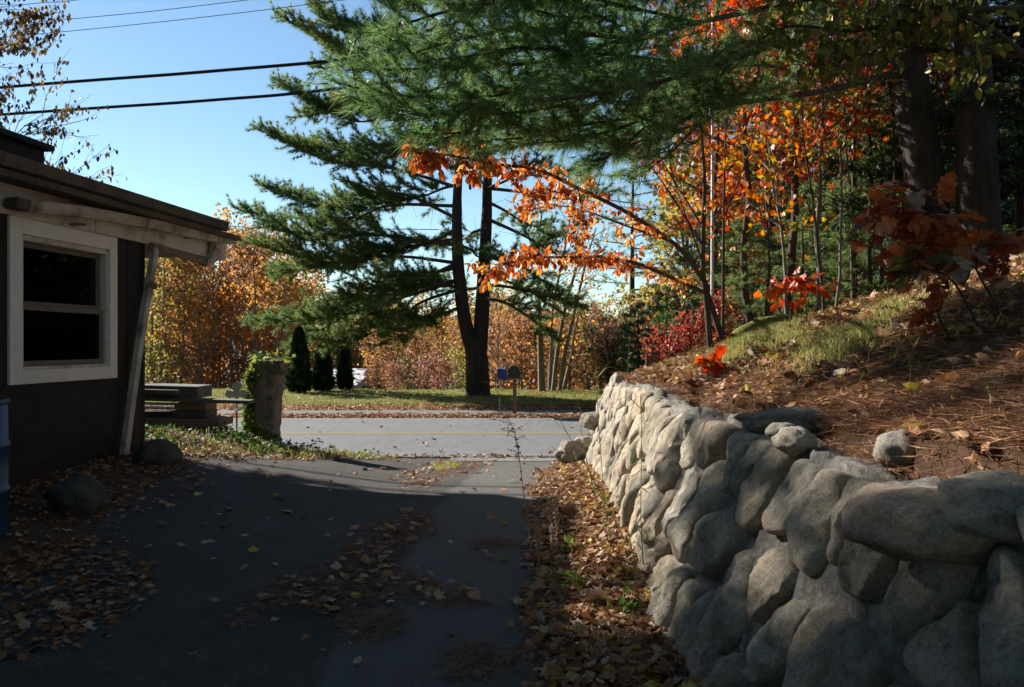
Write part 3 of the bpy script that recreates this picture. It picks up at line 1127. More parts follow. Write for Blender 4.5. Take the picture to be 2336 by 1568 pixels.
D0 = 10.3
beam('timber_beam', 250, 874, 468, 880, D0 + .1, .155, .5, 'lumber', 'thick grey beam lying on top of the timber stack', len_left=.6)
beam('timber_plank', 250, 886, 408, 890, D0 - .22, .06, .1, 'lumber', 'dark edge plank along the front of the top beam', len_left=.5)
beam('timber_plank', 250, 903, 575, 913, D0 - .15, .045, .22, 'lumber', 'long thin plank sticking out of the timber stack towards the pillar', len_left=.5)
beam('metal_rail', 250, 917, 411, 921, D0 - .05, .014, .28, 'rail', 'upper thin pale metal rail in the timber stack', len_left=.4)
beam('metal_rail', 250, 927, 409, 930, D0 - .05, .014, .30, 'rail', 'lower thin pale metal rail in the timber stack', len_left=.4)
beam('timber_block', 412, 917, 482, 919, D0 + .1, .09, .4, 'lumber_brown', 'short brown timber block beside the two metal rails')
beam('timber_block', 408, 934, 483, 935, D0 + .1, .085, .4, 'lumber', 'short grey timber block under the brown one')
beam('timber_plank', 250, 937, 400, 938, D0 + .15, .07, .3, 'lumber', 'dark plank low in the stack behind the rails', len_left=.5)
beam('timber_beam', 270, 951, 517, 952, D0, .105, .5, 'lumber_brown', 'long reddish brown beam at the bottom of the timber stack', len_left=.6)
beam('timber_block', 290, 968, 475, 969, D0 + .12, .13, .3, 'lumber', 'dark support timber on the ground under the stack', len_left=.3)

# ------------------------------------------------------------------ trefoil cross ornament on its stake
oc = P(540, 899, 10.75)
orn = thing('ornament', 'pale trefoil cross ornament standing at the plank end beside the ivy pillar', 'ornament', [oc[0], oc[1], tz(oc[0], oc[1])])
mb = MB()


def disc_prism(mb, c, pts, th):
    n = len(pts)
    V = np.array([[c[0] + a, c[1] - th, c[2] + b] for a, b in pts] + [[c[0] + a, c[1] + th, c[2] + b] for a, b in pts])
    j = np.arange(n)
    mb.add(V, [np.stack([j, (j + 1) % n, (j + 1) % n + n, j + n], -1), j[None], (j + n)[None, ::-1]])


out = []
for t in np.linspace(0, 2 * np.pi, 96, endpoint=False):
    lob = 0
    for a0, w_, L in ((0, .75, .15), (math.pi / 2, .75, .165), (math.pi, .75, .15), (-math.pi / 2, .5, .08)):
        dth = (t - a0 + math.pi) % (2 * math.pi) - math.pi
        lob = max(lob, L * max(0, math.cos(min(abs(dth) / w_ * 1.57, 1.57))) ** .45)
    r = max(.05, lob + .008 * math.sin(14 * t))
    out.append((r * math.cos(t), r * math.sin(t)))
disc_prism(mb, oc, out, .025)
bev(mb.build('trefoil_cross', M['orn'], orn), .008)
mb = MB()
tube(mb, [[oc[0], oc[1] + .0, oc[2] - .06], [oc[0], oc[1], tz(oc[0], oc[1]) - .05]], .012, 6)
mb.build('stake', M['post'], orn)

# ------------------------------------------------------------------ ivy covered pillar
pc = P(607, 980, 10.9)
pz = tz(pc[0], pc[1])
pil = thing('pillar', 'ivy covered stone pillar with flat cap beside the road', 'pillar', [pc[0], pc[1], pz])
mb = MB()
nth = 40
V = []
zz = np.linspace(-.1, 1.02, 40)
for z in zz:
    for b in range(nth):
        t = 2 * math.pi * b / nth
        rr = .165 + .02 * (z < .12) + .012 * z
        q = (abs(math.cos(t)) ** 4 + abs(math.sin(t)) ** 4) ** -.25
        s_ = Vector((math.cos(t) * 1.2, math.sin(t) * 1.2, z * 3))
        f = rr * q * (1 + .10 * mnoise.noise(s_ * 2.3) + .07 * mnoise.noise(s_ * 6))
        V.append([pc[0] + .05 * z + f * math.cos(t), pc[1] + f * math.sin(t), pz + z])
i = (np.arange(39)[:, None] * nth + np.arange(nth)[None])
j = (np.arange(39)[:, None] * nth + (np.arange(nth)[None] + 1) % nth)
mb.add(np.array(V), np.stack([i, j, j + nth, i + nth], -1).reshape(-1, 4))
mb.build('shaft', M['pillar'], pil, smooth=True)
mb = MB()
box(mb, [pc[0] + .06, pc[1], pz], I3, (-.195, -.195, 1.0), (.205, .195, 1.16))
box(mb, [pc[0] + .06, pc[1], pz], I3, (-.16, -.16, 1.162), (.16, .16, 1.19))
bev(mb.build('capstone', M['capstone'], pil), .025, 3)
RI = np.random.default_rng(8)
mb = MB()
n = 1100
z = RI.uniform(.0, 1.25, n)
ang = RI.normal(math.pi * 1.06, .42, n)
kk = RI.uniform(0, 1, n)
ang = np.where(z > 1.05, RI.uniform(0, 6.28, n), np.where(z < .25, RI.normal(math.pi * 1.35, .8, n), ang + .35 * np.sin(z * 7)))
r = .19 + RI.uniform(0, .07, n) + .05 * (z > 1.1) * RI.uniform(-3, 1, n)
pos = np.stack([pc[0] + .05 * z + r * np.cos(ang) * 1.05, pc[1] + r * np.sin(ang), pz + z + (z > 1.1) * .06], -1)
dr = np.stack([np.cos(ang) + RI.normal(0, .5, n), np.sin(ang) + RI.normal(0, .5, n), RI.uniform(-1, .6, n)], -1)
leaves(mb, pos, dr, RI.normal(0, .4, (n, 3)) + np.stack([np.cos(ang), np.sin(ang), 0 * z + .6], -1), RI.uniform(.06, .13, n), RI.uniform(.35, 1, n), T_MAPLE)
mb.build('ivy', M['ivy'], pil)
# pale tube leaning by the pillar
mb = MB()
tube(mb, [P(537, 939, 10.7), P(571, 917, 10.85)], .022, 8, cap=True)
tag(mb.build('tube', M['pale_stick'], origin=P(537, 939, 10.7)), 'pale white tube leaning against the ivy pillar', 'tube')

# ------------------------------------------------------------------ mailboxes
mp = P(1174, 948, 18.45)
mp[2] = tz(mp[0], mp[1])
mail = thing('mailbox', 'black arched mailbox on a grey wooden post across the road', 'mailbox', mp)
mb = MB()
box(mb, mp, I3, (-.045, -.045, -.2), (.045, .045, .86))
mb.build('post', M['post'], mail)
mb = MB()
box(mb, mp, I3, (-.20, -.28, .862), (.20, .28, .90))
mb.build('shelf', M['post'], mail)
mb = MB()
arch = [(-.14, 0), (-.14, .14)] + [(.14 * -math.cos(t), .14 + .14 * math.sin(t)) for t in np.linspace(.15, math.pi - .15, 12)] + [(.14, .14), (.14, 0)]
n = len(arch)
V = np.array([[mp[0] - .02 + a + 0.0 * y, mp[1] + y, mp[2] + .902 + b] for y in (-.26, .26) for a, b in arch])
j = np.arange(n)
mb.add(V, [np.stack([j, (j + 1) % n, (j + 1) % n + n, j + n], -1), j[None], (j + n)[None, ::-1]])
bev(mb.build('body', M['blackmail'], mail), .006)
mb = MB()
box(mb, mp, I3, (.14, -.05, 1.0), (.155, -.02, 1.14))
mb.build('flag', M['fasciabrown'], mail)
nb = thing('newspaper_box', 'blue newspaper tube beside the black mailbox', 'newspaper box', [mp[0] - .3, mp[1], mp[2]])
mb = MB()
arch = [(.115 * np.sign(math.cos(t)) * abs(math.cos(t)) ** .35, .125 * np.sign(math.sin(t)) * abs(math.sin(t)) ** .35 - .03 * math.cos(t)) for t in np.linspace(0, 2 * math.pi, 24, endpoint=False)]
n = len(arch)
yy = (-.2, .22)
V = np.array([[mp[0] - .29 + a, mp[1] + y, mp[2] + .98 + b] for y in yy for a, b in arch])
j = np.arange(n)
mb.add(V, [np.stack([j, (j + 1) % n, (j + 1) % n + n, j + n], -1), j[None], (j + n)[None, ::-1]])
mb.build('tube_body', M['bluebox'], nb)
mb = MB()
box(mb, [mp[0] - .2, mp[1], mp[2]], I3, (-.12, -.03, .83), (.1, .03, .858))
mb.build('bracket', M['post'], nb)
mb = MB()
q = P(1141, 948, 18.45)
tube(mb, [[q[0], q[1], -.1], [q[0] - .02, q[1], .45]], .014, 6)
tag(mb.build('marker_stake', M['rail'], origin=[q[0], q[1], 0]), 'thin grey stake in the verge to the side of the mailbox post', 'stake')

# ------------------------------------------------------------------ garage beyond the lawn
gcx, gcy = (782 - 1168) / F * 52, 52.0
gz = tz(gcx, gcy)
gar = thing('garage', 'small pale roofed garage behind the three clipped evergreens', 'garage', [gcx, gcy, gz], )
yaw = math.radians(-27)
gxa = np.array([[math.cos(yaw), math.sin(yaw), 0], [-math.sin(yaw), math.cos(yaw), 0], [0, 0, 1]])
o = np.array([gcx, gcy, 0])
ze, zr = CZ - (872 - 784) / F * 52, CZ - (843 - 784) / F * 52
L, Wg = 2.35, 1.6
mb = MB()
Vh = np.array([[-L, -Wg, gz - .3], [L, -Wg, gz - .3], [L, Wg, gz - .3], [-L, Wg, gz - .3], [-L, -Wg, ze], [L, -Wg, ze], [L, Wg, ze], [-L, Wg, ze], [L, 0, zr - .04], [-L, 0, zr - .04]])
mb.add(Vh @ gxa + o, [np.array([[0, 1, 5, 4], [1, 2, 6, 5], [2, 3, 7, 6], [3, 0, 4, 7]]), np.array([[5, 6, 8], [7, 4, 9]])])
mb.build('wall', M['shed_wall'], gar)
mb = MB()
e = .25
k = (zr - ze) / Wg
Vr = np.array([[-L - e, -Wg - e, ze - k * e], [L + e, -Wg - e, ze - k * e], [L + e, 0, zr], [-L - e, 0, zr], [L + e, Wg + e, ze - k * e], [-L - e, Wg + e, ze - k * e]])
Vr2 = Vr + np.array([0, 0, .08])
mb.add(np.vstack([Vr, Vr2]) @ gxa + o, np.array([[0, 1, 2, 3], [3, 2, 4, 5], [6, 7, 8, 9], [9, 8, 10, 11], [0, 6, 7, 1], [1, 7, 8, 2], [2, 8, 10, 4], [4, 10, 11, 5], [5, 11, 9, 3], [3, 9, 6, 0]]))
mb.build('roof', M['shingle_pale'], gar)
mb = MB()
box(mb, o, gxa, (L + .004, -.95, gz - .2), (L + .03, 1.15, ze - .15))
mb.build('door', M['shed_dark'], gar)

# ------------------------------------------------------------------ overhead lines
GLN = 'overhead lines along the road'


def line(pts, r, label, name='power_line'):
    p = smooth_path(PL(pts), 60)
    mb = MB()
    tube(mb, p, r, 6)
    tag(mb.build(name, M['black'], origin=p[0]), label, 'cable', GLN)


line([(-1200, 300, 17), (0, 200, 14.6), (480, 163, 13.7), (950, 118, 12.9), (2000, -20, 11.4)], .028, 'upper thick black cable crossing the sky over the house')
line([(-1200, 350, 17), (0, 262, 14.7), (480, 229, 13.9), (830, 195, 13.3), (2000, 40, 11.6)], .027, 'lower thick black cable crossing the sky over the house')
line([(-900, 100, 19), (-200, 38, 18), (80, 8, 17.6), (250, 0 - 10, 17.4), (1200, -150, 16)], .007, 'thin wire in the top corner above the leafy branches', 'wire')
line([(-900, 130, 19), (100, 49, 18), (565, 0, 17), (1400, -110, 16)], .007, 'upper thin wire high in the blue sky', 'wire')
line([(-900, 160, 19), (100, 77, 18), (770, 2, 17), (1400, -90, 16)], .007, 'lower thin wire high in the blue sky', 'wire')
line([(300, 508, 44), (560, 517, 40), (740, 521, 36), (1000, 524, 32)], .022, 'thin level wire low in the sky between house roof and pine', 'wire')

# brown board at the far end of the wall, pale pole on the hill
q = P(1488, 832, 10.9)
mb = MB()
box(mb, q, np.array([[.96, .28, 0], [-.28, .96, 0], [0, 0, 1.0]]), (-.10, -.01, -.28), (.10, .01, .13))
tag(bev(mb.build('board', M['brownsign'], origin=q), .004), 'small brown board standing at the far end of the wall beside the red bush', 'board')
mb = MB()
pt_, pb_ = P(1627, -60, 11.2), P(1624, 735, 11.2)
tube(mb, [pb_ - np.array([0, 0, .3]), pb_, pt_], .022, 8)
tag(mb.build('pole', M['pale_pole'], origin=pb_), 'thin pale pole rising straight behind the orange leaved tree', 'pole')
# ================================================================== vegetation
def pine_limb(W, tp, td, pts, r0, r1, fstart, twl, step, R, tstep=.07, up=.25, sub=2, n=18, dead=True, k=5):
    p = smooth_path(pts, n)
    tube(W, p, np.linspace(r0, r1, n), k)
    seg = np.linalg.norm(np.diff(p, axis=0), axis=1)
    L = seg.sum()
    cum = np.concatenate([[0], np.cumsum(seg)]) / L
    d = nrm(np.gradient(p, axis=0))

    def at(t):
        return np.array([np.interp(t, cum, p[:, i]) for i in range(3)]), nrm(np.array([np.interp(t, cum, d[:, i]) for i in range(3)]))

    def twig(q, dr, ln, lev):
        m = 5
        tt = np.linspace(0, 1, m)[:, None]
        bend = np.array([0, 0, 1.0]) * ln * .12
        tp_ = q + dr * ln * tt + bend * tt * tt
        tube(W, tp_, np.linspace(.006 * (1 + ln), .002, m) * (r0 / .05) ** .3, 3)
        nt_ = max(2, int(ln / tstep))
        for f in np.linspace(.25 if lev == 0 else .15, 1, nt_):
            tp.append(q + dr * ln * f + bend * f * f + R.normal(0, .012, 3))
            td.append(dr + np.array([0, 0, .25]) + R.normal(0, .25, 3))
        if lev < sub - 1:
            for f in np.linspace(.3, .85, 3):
                side = nrm(np.cross(dr, R.normal(size=3)))
                twig(q + dr * ln * f, nrm(dr * .75 + side * .65 + np.array([0, 0, .1])), ln * .5 * R.uniform(.7, 1.2), lev + 1)

    sgn = 1
    for t in np.arange(fstart, 1.0, step / L):
        q, dr = at(t)
        sgn = -sgn
        side = nrm(np.cross(dr, [0, 0, 1.0])) * sgn
        dd = nrm(dr * R.uniform(.35, .8) + side * R.uniform(.4, .9) + np.array([0, 0, R.uniform(-.15, up + .2)]))
        ln = twl * (1.05 - .55 * t) * R.uniform(.6, 1.15)
        twig(q, dd, ln, 0)
    q, dr = at(1.0)
    twig(q, dr, twl * .5, 0)
    if dead:
        for t in np.arange(.08, fstart, step * 1.6 / L):
            q, dr = at(t)
            dd = nrm(dr * R.uniform(.2, .8) + R.normal(0, .6, 3))
            ln = twl * R.uniform(.3, .8)
            tube(W, [q, q + dd * ln * .5 + [0, 0, .02], q + dd * ln + [0, 0, .08]], [.007, .005, .002], 3)


def taper_trunk(W, pts, r0, r1, n=24, k=14, flare=.35, rough=.04, seed=0):
    p = smooth_path(pts, n)
    z = np.linspace(0, 1, n)
    r = r0 + (r1 - r0) * z
    r = r * (1 + flare * np.exp(-z * n / 1.6))
    mb = MB()
    tube(mb, p, r, k)
    V = mb.v[0]
    for i in range(len(V)):
        c = p[i // k]
        f = 1 + rough * 2 * mnoise.noise(Vector(V[i]) * (2.2 / max(r0, .1)) * .4 + Vector((seed, 0, 0)))
        V[i] = c + (V[i] - c) * f
    W.add(V, mb.f[0])


# ------------------------------------------------------------------ forked pine across the road
R = np.random.default_rng(21)
D = 25.0
base = P(1090, 897, D)
base[2] = tz(base[0], base[1])
pine = thing('pine_tree', 'big forked white pine with two dark trunks on the lawn edge across the road', 'pine tree', base)
W = MB()
taper_trunk(W, [base + [0, 0, -.3], P(1089, 860, D), P(1085, 800, D), P(1084, 770, D)], .37, .36, 14, 16, .25, .06, 1)
taper_trunk(W, [P(1080, 800, D), P(1062, 740, D - .1), P(1048, 640, D - .2), P(1042, 520, D - .3), P(1046, 400, D - .3), P(1060, 150, D - .2), P(1075, -150, D), P(1090, -420, D)], .25, .05, 26, 12, .1, .06, 2)
taper_trunk(W, [P(1092, 800, D), P(1098, 740, D + .1), P(1104, 620, D + .2), P(1110, 500, D + .2), P(1112, 380, D + .3), P(1118, 150, D + .3), P(1125, -150, D + .3), P(1130, -520, D + .3)], .27, .05, 26, 12, .1, .06, 3)
W.build('trunk', M['bark_pine'], pine, smooth=True)
B, tp, td = MB(), [], []
limbs = [
    [(1044, 560), (850, 535), (700, 545), (580, 488)], [(1045, 500), (900, 440), (760, 478), (620, 432)],
    [(1050, 430), (900, 385), (760, 368), (616, 308)], [(1060, 340), (920, 270), (800, 275), (655, 205)],
    [(1062, 250), (930, 180), (800, 135), (666, 52)], [(1066, 170), (900, 95), (780, 65), (700, -15)],
    [(1068, 90), (950, 20), (850, -30), (760, -110)], [(1042, 600), (900, 585), (760, 600), (588, 560)],
    [(1044, 640), (880, 690), (750, 725), (605, 738)], [(1044, 610), (880, 650), (790, 720), (690, 775)],
    [(1042, 545), (870, 575), (760, 605), (650, 622)], [(1046, 470), (880, 470), (780, 515), (690, 500)],
    [(1056, 390), (930, 345), (830, 350), (700, 330)], [(1060, 300), (940, 240), (840, 230), (700, 262)],
    [(1048, 660), (960, 690), (900, 735), (760, 800)], [(1064, 210), (960, 130), (870, 110), (740, 160)],
    [(1068, 60), (980, -20), (900, -80), (800, -170)],
    [(1112, 560), (1180, 600), (1250, 650), (1310, 690)], [(1112, 500), (1200, 540), (1290, 590), (1360, 600)],
    [(1114, 430), (1200, 440), (1290, 455), (1380, 440)], [(1108, 650), (1160, 655), (1230, 672), (1300, 690)],
    [(1102, 655), (1060, 660), (1000, 650), (960, 655)], [(1116, 340), (1210, 330), (1320, 330), (1400, 300)],
    [(1118, 240), (1220, 210), (1330, 190), (1430, 150)], [(1120, 140), (1200, 90), (1330, 60), (1420, 0)],
    [(1044, 520), (1010, 540), (960, 560), (900, 590)], [(1048, 420), (1010, 430), (960, 450), (900, 460)], [(1062, 300), (1020, 310), (980, 330), (920, 350)], [(1110, 460), (1150, 480), (1200, 510), (1260, 530)], [(1110, 400), (1160, 400), (1220, 400), (1290, 390)],
    [(1104, 620), (1150, 640), (1200, 660), (1260, 700)], [(1046, 600), (1000, 620), (950, 650), (880, 690)], [(1100, 680), (1150, 690), (1200, 720), (1250, 760)], [(1052, 700), (1000, 720), (950, 740), (900, 770)], [(1112, 520), (1080, 530), (1060, 545), (1020, 560)], [(1048, 560), (1075, 570), (1090, 585), (1130, 590)], [(1112, 300), (1090, 330), (1080, 350), (1060, 380)],
    [(1106, 590), (1160, 585), (1230, 560), (1300, 520)], [(1040, 640), (990, 650), (930, 660), (880, 640)],
]
for q in limbs:
    dz1, dz2 = R.uniform(-2.2, 1.6), R.uniform(-2.6, 2)
    if q[3][0] < 860:
        dz1, dz2 = R.uniform(.8, 3.0), R.uniform(.5, 3.0)
    pts = [P(*q[0], D), P(*q[1], D + dz1 * .5), P(*q[2], D + (dz1 + dz2) * .6), P(*q[3], D + dz1 + dz2 * .6)]
    left = q[3][0] < 1000
    pine_limb(B, tp, td, pts, .065, .012, .30 if left else .32, 1.5 if left else 1.1, .115 if left else .19, R, .105, .3, 2)
for k in range(34):     # limbs towards and away from the road, up the crown
    z = R.uniform(6.5, 17)
    a = R.uniform(0, 2 * math.pi)
    L = max(1.2, 5.0 * (1 - (z - 5) / 16)) * R.uniform(.7, 1.1)
    x0 = -1.35 if R.random() < .5 else -.75
    x0 += (z - 6) * .02
    p0 = np.array([x0, D, z])
    dr = np.array([math.cos(a), math.sin(a), 0])
    pine_limb(B, tp, td, [p0, p0 + dr * L * .5 + [0, 0, -.1 + .25], p0 + dr * L + [0, 0, .8]], .05, .01, .35, .9, .3, R, .14, .3, 2)
B.build('branches', M['bark_dark'], pine)
NB = MB()
tp, td = np.array(tp), np.array(td)
tn = np.clip(.45 + .22 * wob(tp[:, 0] * 1.3, tp[:, 2] * 1.5) + R.normal(0, .15, len(tp)), 0, 1)
needles(NB, tp, td, R, 24, .20, .0085, (.2, 1.15), tn, .09)
NB.build('needles', M['needle_far'], pine)
print('far pine tufts', len(tp))

# ------------------------------------------------------------------ near pine on the bank, limbs over the drive
R = np.random.default_rng(33)
b1 = P(2125, 640, 9)
b1[2] = tz(b1[0], b1[1])
near = thing('pine_tree', 'dark pine trunk on the bank whose long needled limbs reach over the driveway', 'pine tree', b1)
W = MB()
taper_trunk(W, [b1 + [0, 0, -.3], P(2112, 420, 9), P(2085, 250, 9), P(2072, 100, 9), P(2062, -150, 9), P(2060, -700, 9), P(2060, -1300, 9)], .235, .12, 30, 20, .25, .05, 5)
W.build('trunk', M['bark_pine'], near, smooth=True)
B, tp, td = MB(), [], []
nl = [
    [(2062, 60, 9), (1900, 20, 8.6), (1775, 15, 8.2), (1592, 52, 7.6), (1429, 85, 7.2), (1216, 66, 6.8), (1050, 90, 6.6), (930, 125, 6.5)],
    [(2066, 60, 9), (1850, 60, 8.4), (1716, 92, 8), (1577, 148, 7.6), (1422, 187, 7.2), (1130, 213, 6.7), (960, 222, 6.5), (835, 205, 6.4)],
    [(2075, 130, 9), (1838, 169, 8.4), (1775, 197, 8.1), (1638, 225, 7.6), (1500, 259, 7.3), (1330, 285, 7), (1190, 292, 6.8)],
    [(2078, 155, 9), (1892, 205, 8.6), (1694, 234, 8), (1600, 258, 7.8), (1490, 300, 7.5), (1410, 325, 7.4)],
    [(2060, -40, 9), (1800, -60, 8.3), (1500, -40, 7.4), (1250, 0, 6.9), (1050, 20, 6.6), (900, 62, 6.4)],
    [(2060, -150, 9), (1700, -180, 8), (1400, -120, 7.2), (1150, -60, 6.7), (950, -10, 6.4)],
    [(1429, 85, 7.2), (1300, 130, 6.9), (1150, 150, 6.6), (1000, 155, 6.4), (880, 160, 6.3)],
    [(1422, 187, 7.2), (1300, 235, 6.8), (1200, 255, 6.6), (1080, 262, 6.5)],
    [(1638, 225, 7.6), (1560, 275, 7.4), (1500, 305, 7.3), (1430, 335, 7.2)],
    [(1592, 52, 7.6), (1450, 20, 7), (1300, -10, 6.5), (1100, 10, 6)],
    [(2062, 10, 9), (1950, 60, 7.8), (1750, 110, 7), (1600, 160, 6.4), (1450, 200, 6), (1300, 225, 5.8)],
    [(1577, 148, 7.6), (1450, 130, 7), (1330, 120, 6.6), (1180, 110, 6.3), (1060, 130, 6.1)],
    [(1130, 213, 6.7), (1060, 250, 6.5), (980, 262, 6.3), (900, 250, 6.2)],
    [(1216, 66, 6.8), (1150, 30, 6.6), (1060, -20, 6.4), (960, -40, 6.3)],
    [(1500, 259, 7.3), (1420, 290, 7.1), (1320, 318, 6.9), (1240, 325, 6.8)],
    [(1422, 187, 7.2), (1330, 262, 7), (1250, 305, 6.8), (1150, 318, 6.7)], [(1638, 225, 7.6), (1580, 295, 7.4), (1540, 340, 7.3), (1500, 372, 7.2)], [(1130, 213, 6.7), (1100, 265, 6.6), (1060, 300, 6.5), (1005, 305, 6.4)],
    [(1500, 259, 7.3), (1440, 320, 7.1), (1380, 362, 7.0)], [(1300, 130, 6.9), (1240, 180, 6.7), (1150, 215, 6.5), (1060, 225, 6.4)], [(1716, 92, 8), (1650, 150, 7.8), (1580, 200, 7.6), (1500, 225, 7.4)], [(1429, 85, 7.2), (1380, 40, 7), (1300, 40, 6.8), (1200, 20, 6.7)],
    [(1838, 169, 8.4), (1740, 150, 8.2), (1640, 160, 8), (1560, 190, 7.9)],
]
for q in nl:
    pts = PL(q)
    L = np.linalg.norm(np.diff(pts, axis=0), axis=1).sum()
    big = q[0][2] > 8.9
    pine_limb(B, tp, td, pts, .042 if big else .018, .008,   .47 if big else .10, .72, .10, R, .058, .12, 2, 26, True, 6)
for k in range(26):     # the rest of the crown, above the frame
    z = R.uniform(6.5, 13)
    a = R.uniform(0, 2 * math.pi)
    L = max(1, 4.6 * (1 - (z - 5) / 12))
    p0 = np.array([4.55, 9, z])
    dr = np.array([math.cos(a), math.sin(a), 0])
    t2, d2 = [], []
    pine_limb(B, tp, td, [p0, p0 + dr * L * .5 + [0, 0, .1], p0 + dr * L + [0, 0, .5]], .04, .01, .4, .8, .34, R, .13, .2, 2)
B.build('branches', M['bark_dark'], near)
NB = MB()
tp, td = np.array(tp), np.array(td)
td[:, 2] -= .25
tn = np.clip(.5 + .2 * wob(tp[:, 0] * 2.3, tp[:, 2] * 2.5) + R.normal(0, .16, len(tp)), 0, .95)
needles(NB, tp, td, R, 18, .15, .0026, (.12, .85), tn, .07)
NB.build('needles', M['needle_near'], near)
print('near pine tufts', len(tp))

# second dark trunk and the others on the bank


def tall_pine(name, label, x, y, lean, r, h, seed, limbs_from, limb_len, nl_, mat='needle_dark', group=None, tuft=.2, tw=.011, kk=9, bark='bark_pine', step=.45, tst=.2):
    R = np.random.default_rng(seed)
    b = np.array([x, y, tz(x, y)])
    o = thing(name, label, 'pine tree', b, group)
    W = MB()
    top = b + np.array([lean, 0, h])
    taper_trunk(W, [b - [0, 0, .3], b * .66 + top * .34 + R.normal(0, .05, 3), b * .33 + top * .67 + R.normal(0, .08, 3), top], r, .03, 24, 14, .25, .05, seed)
    W.build('trunk', M[bark], o, smooth=True)
    B, tp, td = MB(), [], []
    for k in range(nl_):
        f = limbs_from + (1 - limbs_from) * (k + R.random()) / nl_
        p0 = b + (top - b) * f
        a = k * 2.4 + R.uniform(-.4, .4)
        L = limb_len * (1 - .75 * (f - limbs_from) / (1 - limbs_from)) * R.uniform(.7, 1.15)
        dr = np.array([math.cos(a), math.sin(a), 0])
        pine_limb(B, tp, td, [p0, p0 + dr * L * .5 + [0, 0, .05 * L], p0 + dr * L + [0, 0, .12 * L]], .02 + .007 * L, .008, .3, .28 * L + .15, step, R, tst, .2, 2, 10, False, 4)
    B.build('branches', M['bark_dark'], o)
    NB = MB()
    tp, td = np.array(tp), np.array(td)
    tn = np.clip(.5 + .25 * wob(tp[:, 0] * 1.3, tp[:, 2] * 1.5, seed) + R.normal(0, .15, len(tp)), 0, 1)
    needles(NB, tp, td, R, kk, tuft, tw, (.2, 1.2), tn, .08)
    NB.build('needles', M[mat], o)
    return o


x2, y2 = (2240 - 1168) / F * 8.6, 8.6
tall_pine('pine_tree', 'second dark pine trunk on the bank beyond the oak sapling', x2, y2, -.35, .205, 14, 41, .55, 3.4, 26)
# unseen pines added to shade the near wall and darken the drive
GB = 'unseen pines added for their shade'
proto_p = tall_pine('pine_tree', 'unseen dense pine added behind the house for shade', -14.2, 11.6, .2, .28, 15, 51, .18, 3.9, 60, 'needle_far', GB, .26, .03, 14, 'bark_pine', .36, .17)
for (x, y, s, rz) in ((-12.4, 10.5, 1.05, 5.6), (-15.25, 13.1, 1.2, 0.9), (-20.0, 16.4, 1.3, 2.6), (-13.2, 10.2, 1.05, 4.4), (-9.5, 4.5, 1.0, 3.3), (-10.5, -1.5, 1.1, 1.3), (-4.5, -7.5, 1.0, 2.2), (1.5, -6.5, 1.05, 4.1), (6.5, -3.0, 1.0, 5.0), (9.0, 2.5, .95, .7)):
    dup(proto_p, [x, y, tz(x, y)], rz, s, 'unseen dense pine added out of view for shade')

proto_h = tall_pine('pine_tree', 'unseen broad pine added on the bank to block sky light', 3.6, -2.2, -.3, .30, 17, 61, .36, 7.0, 64, 'needle_far', GB, .26, .018, 10, 'bark_pine', .42, .22)  # unseen crown added overhead to cut sky light on the drive
for (x, y, s, rz, l_) in ((-2.6, -5.2, 1.0, 2.0, 'unseen broad pine added behind the camera to block sky light'), (-8.2, -4.0, 1.05, 4.0, 'unseen broad pine added by the near house end to block sky light')):
    dup(proto_h, [x, y, tz(x, y)], rz, s, l_)

# ------------------------------------------------------------------ broadleaf trees


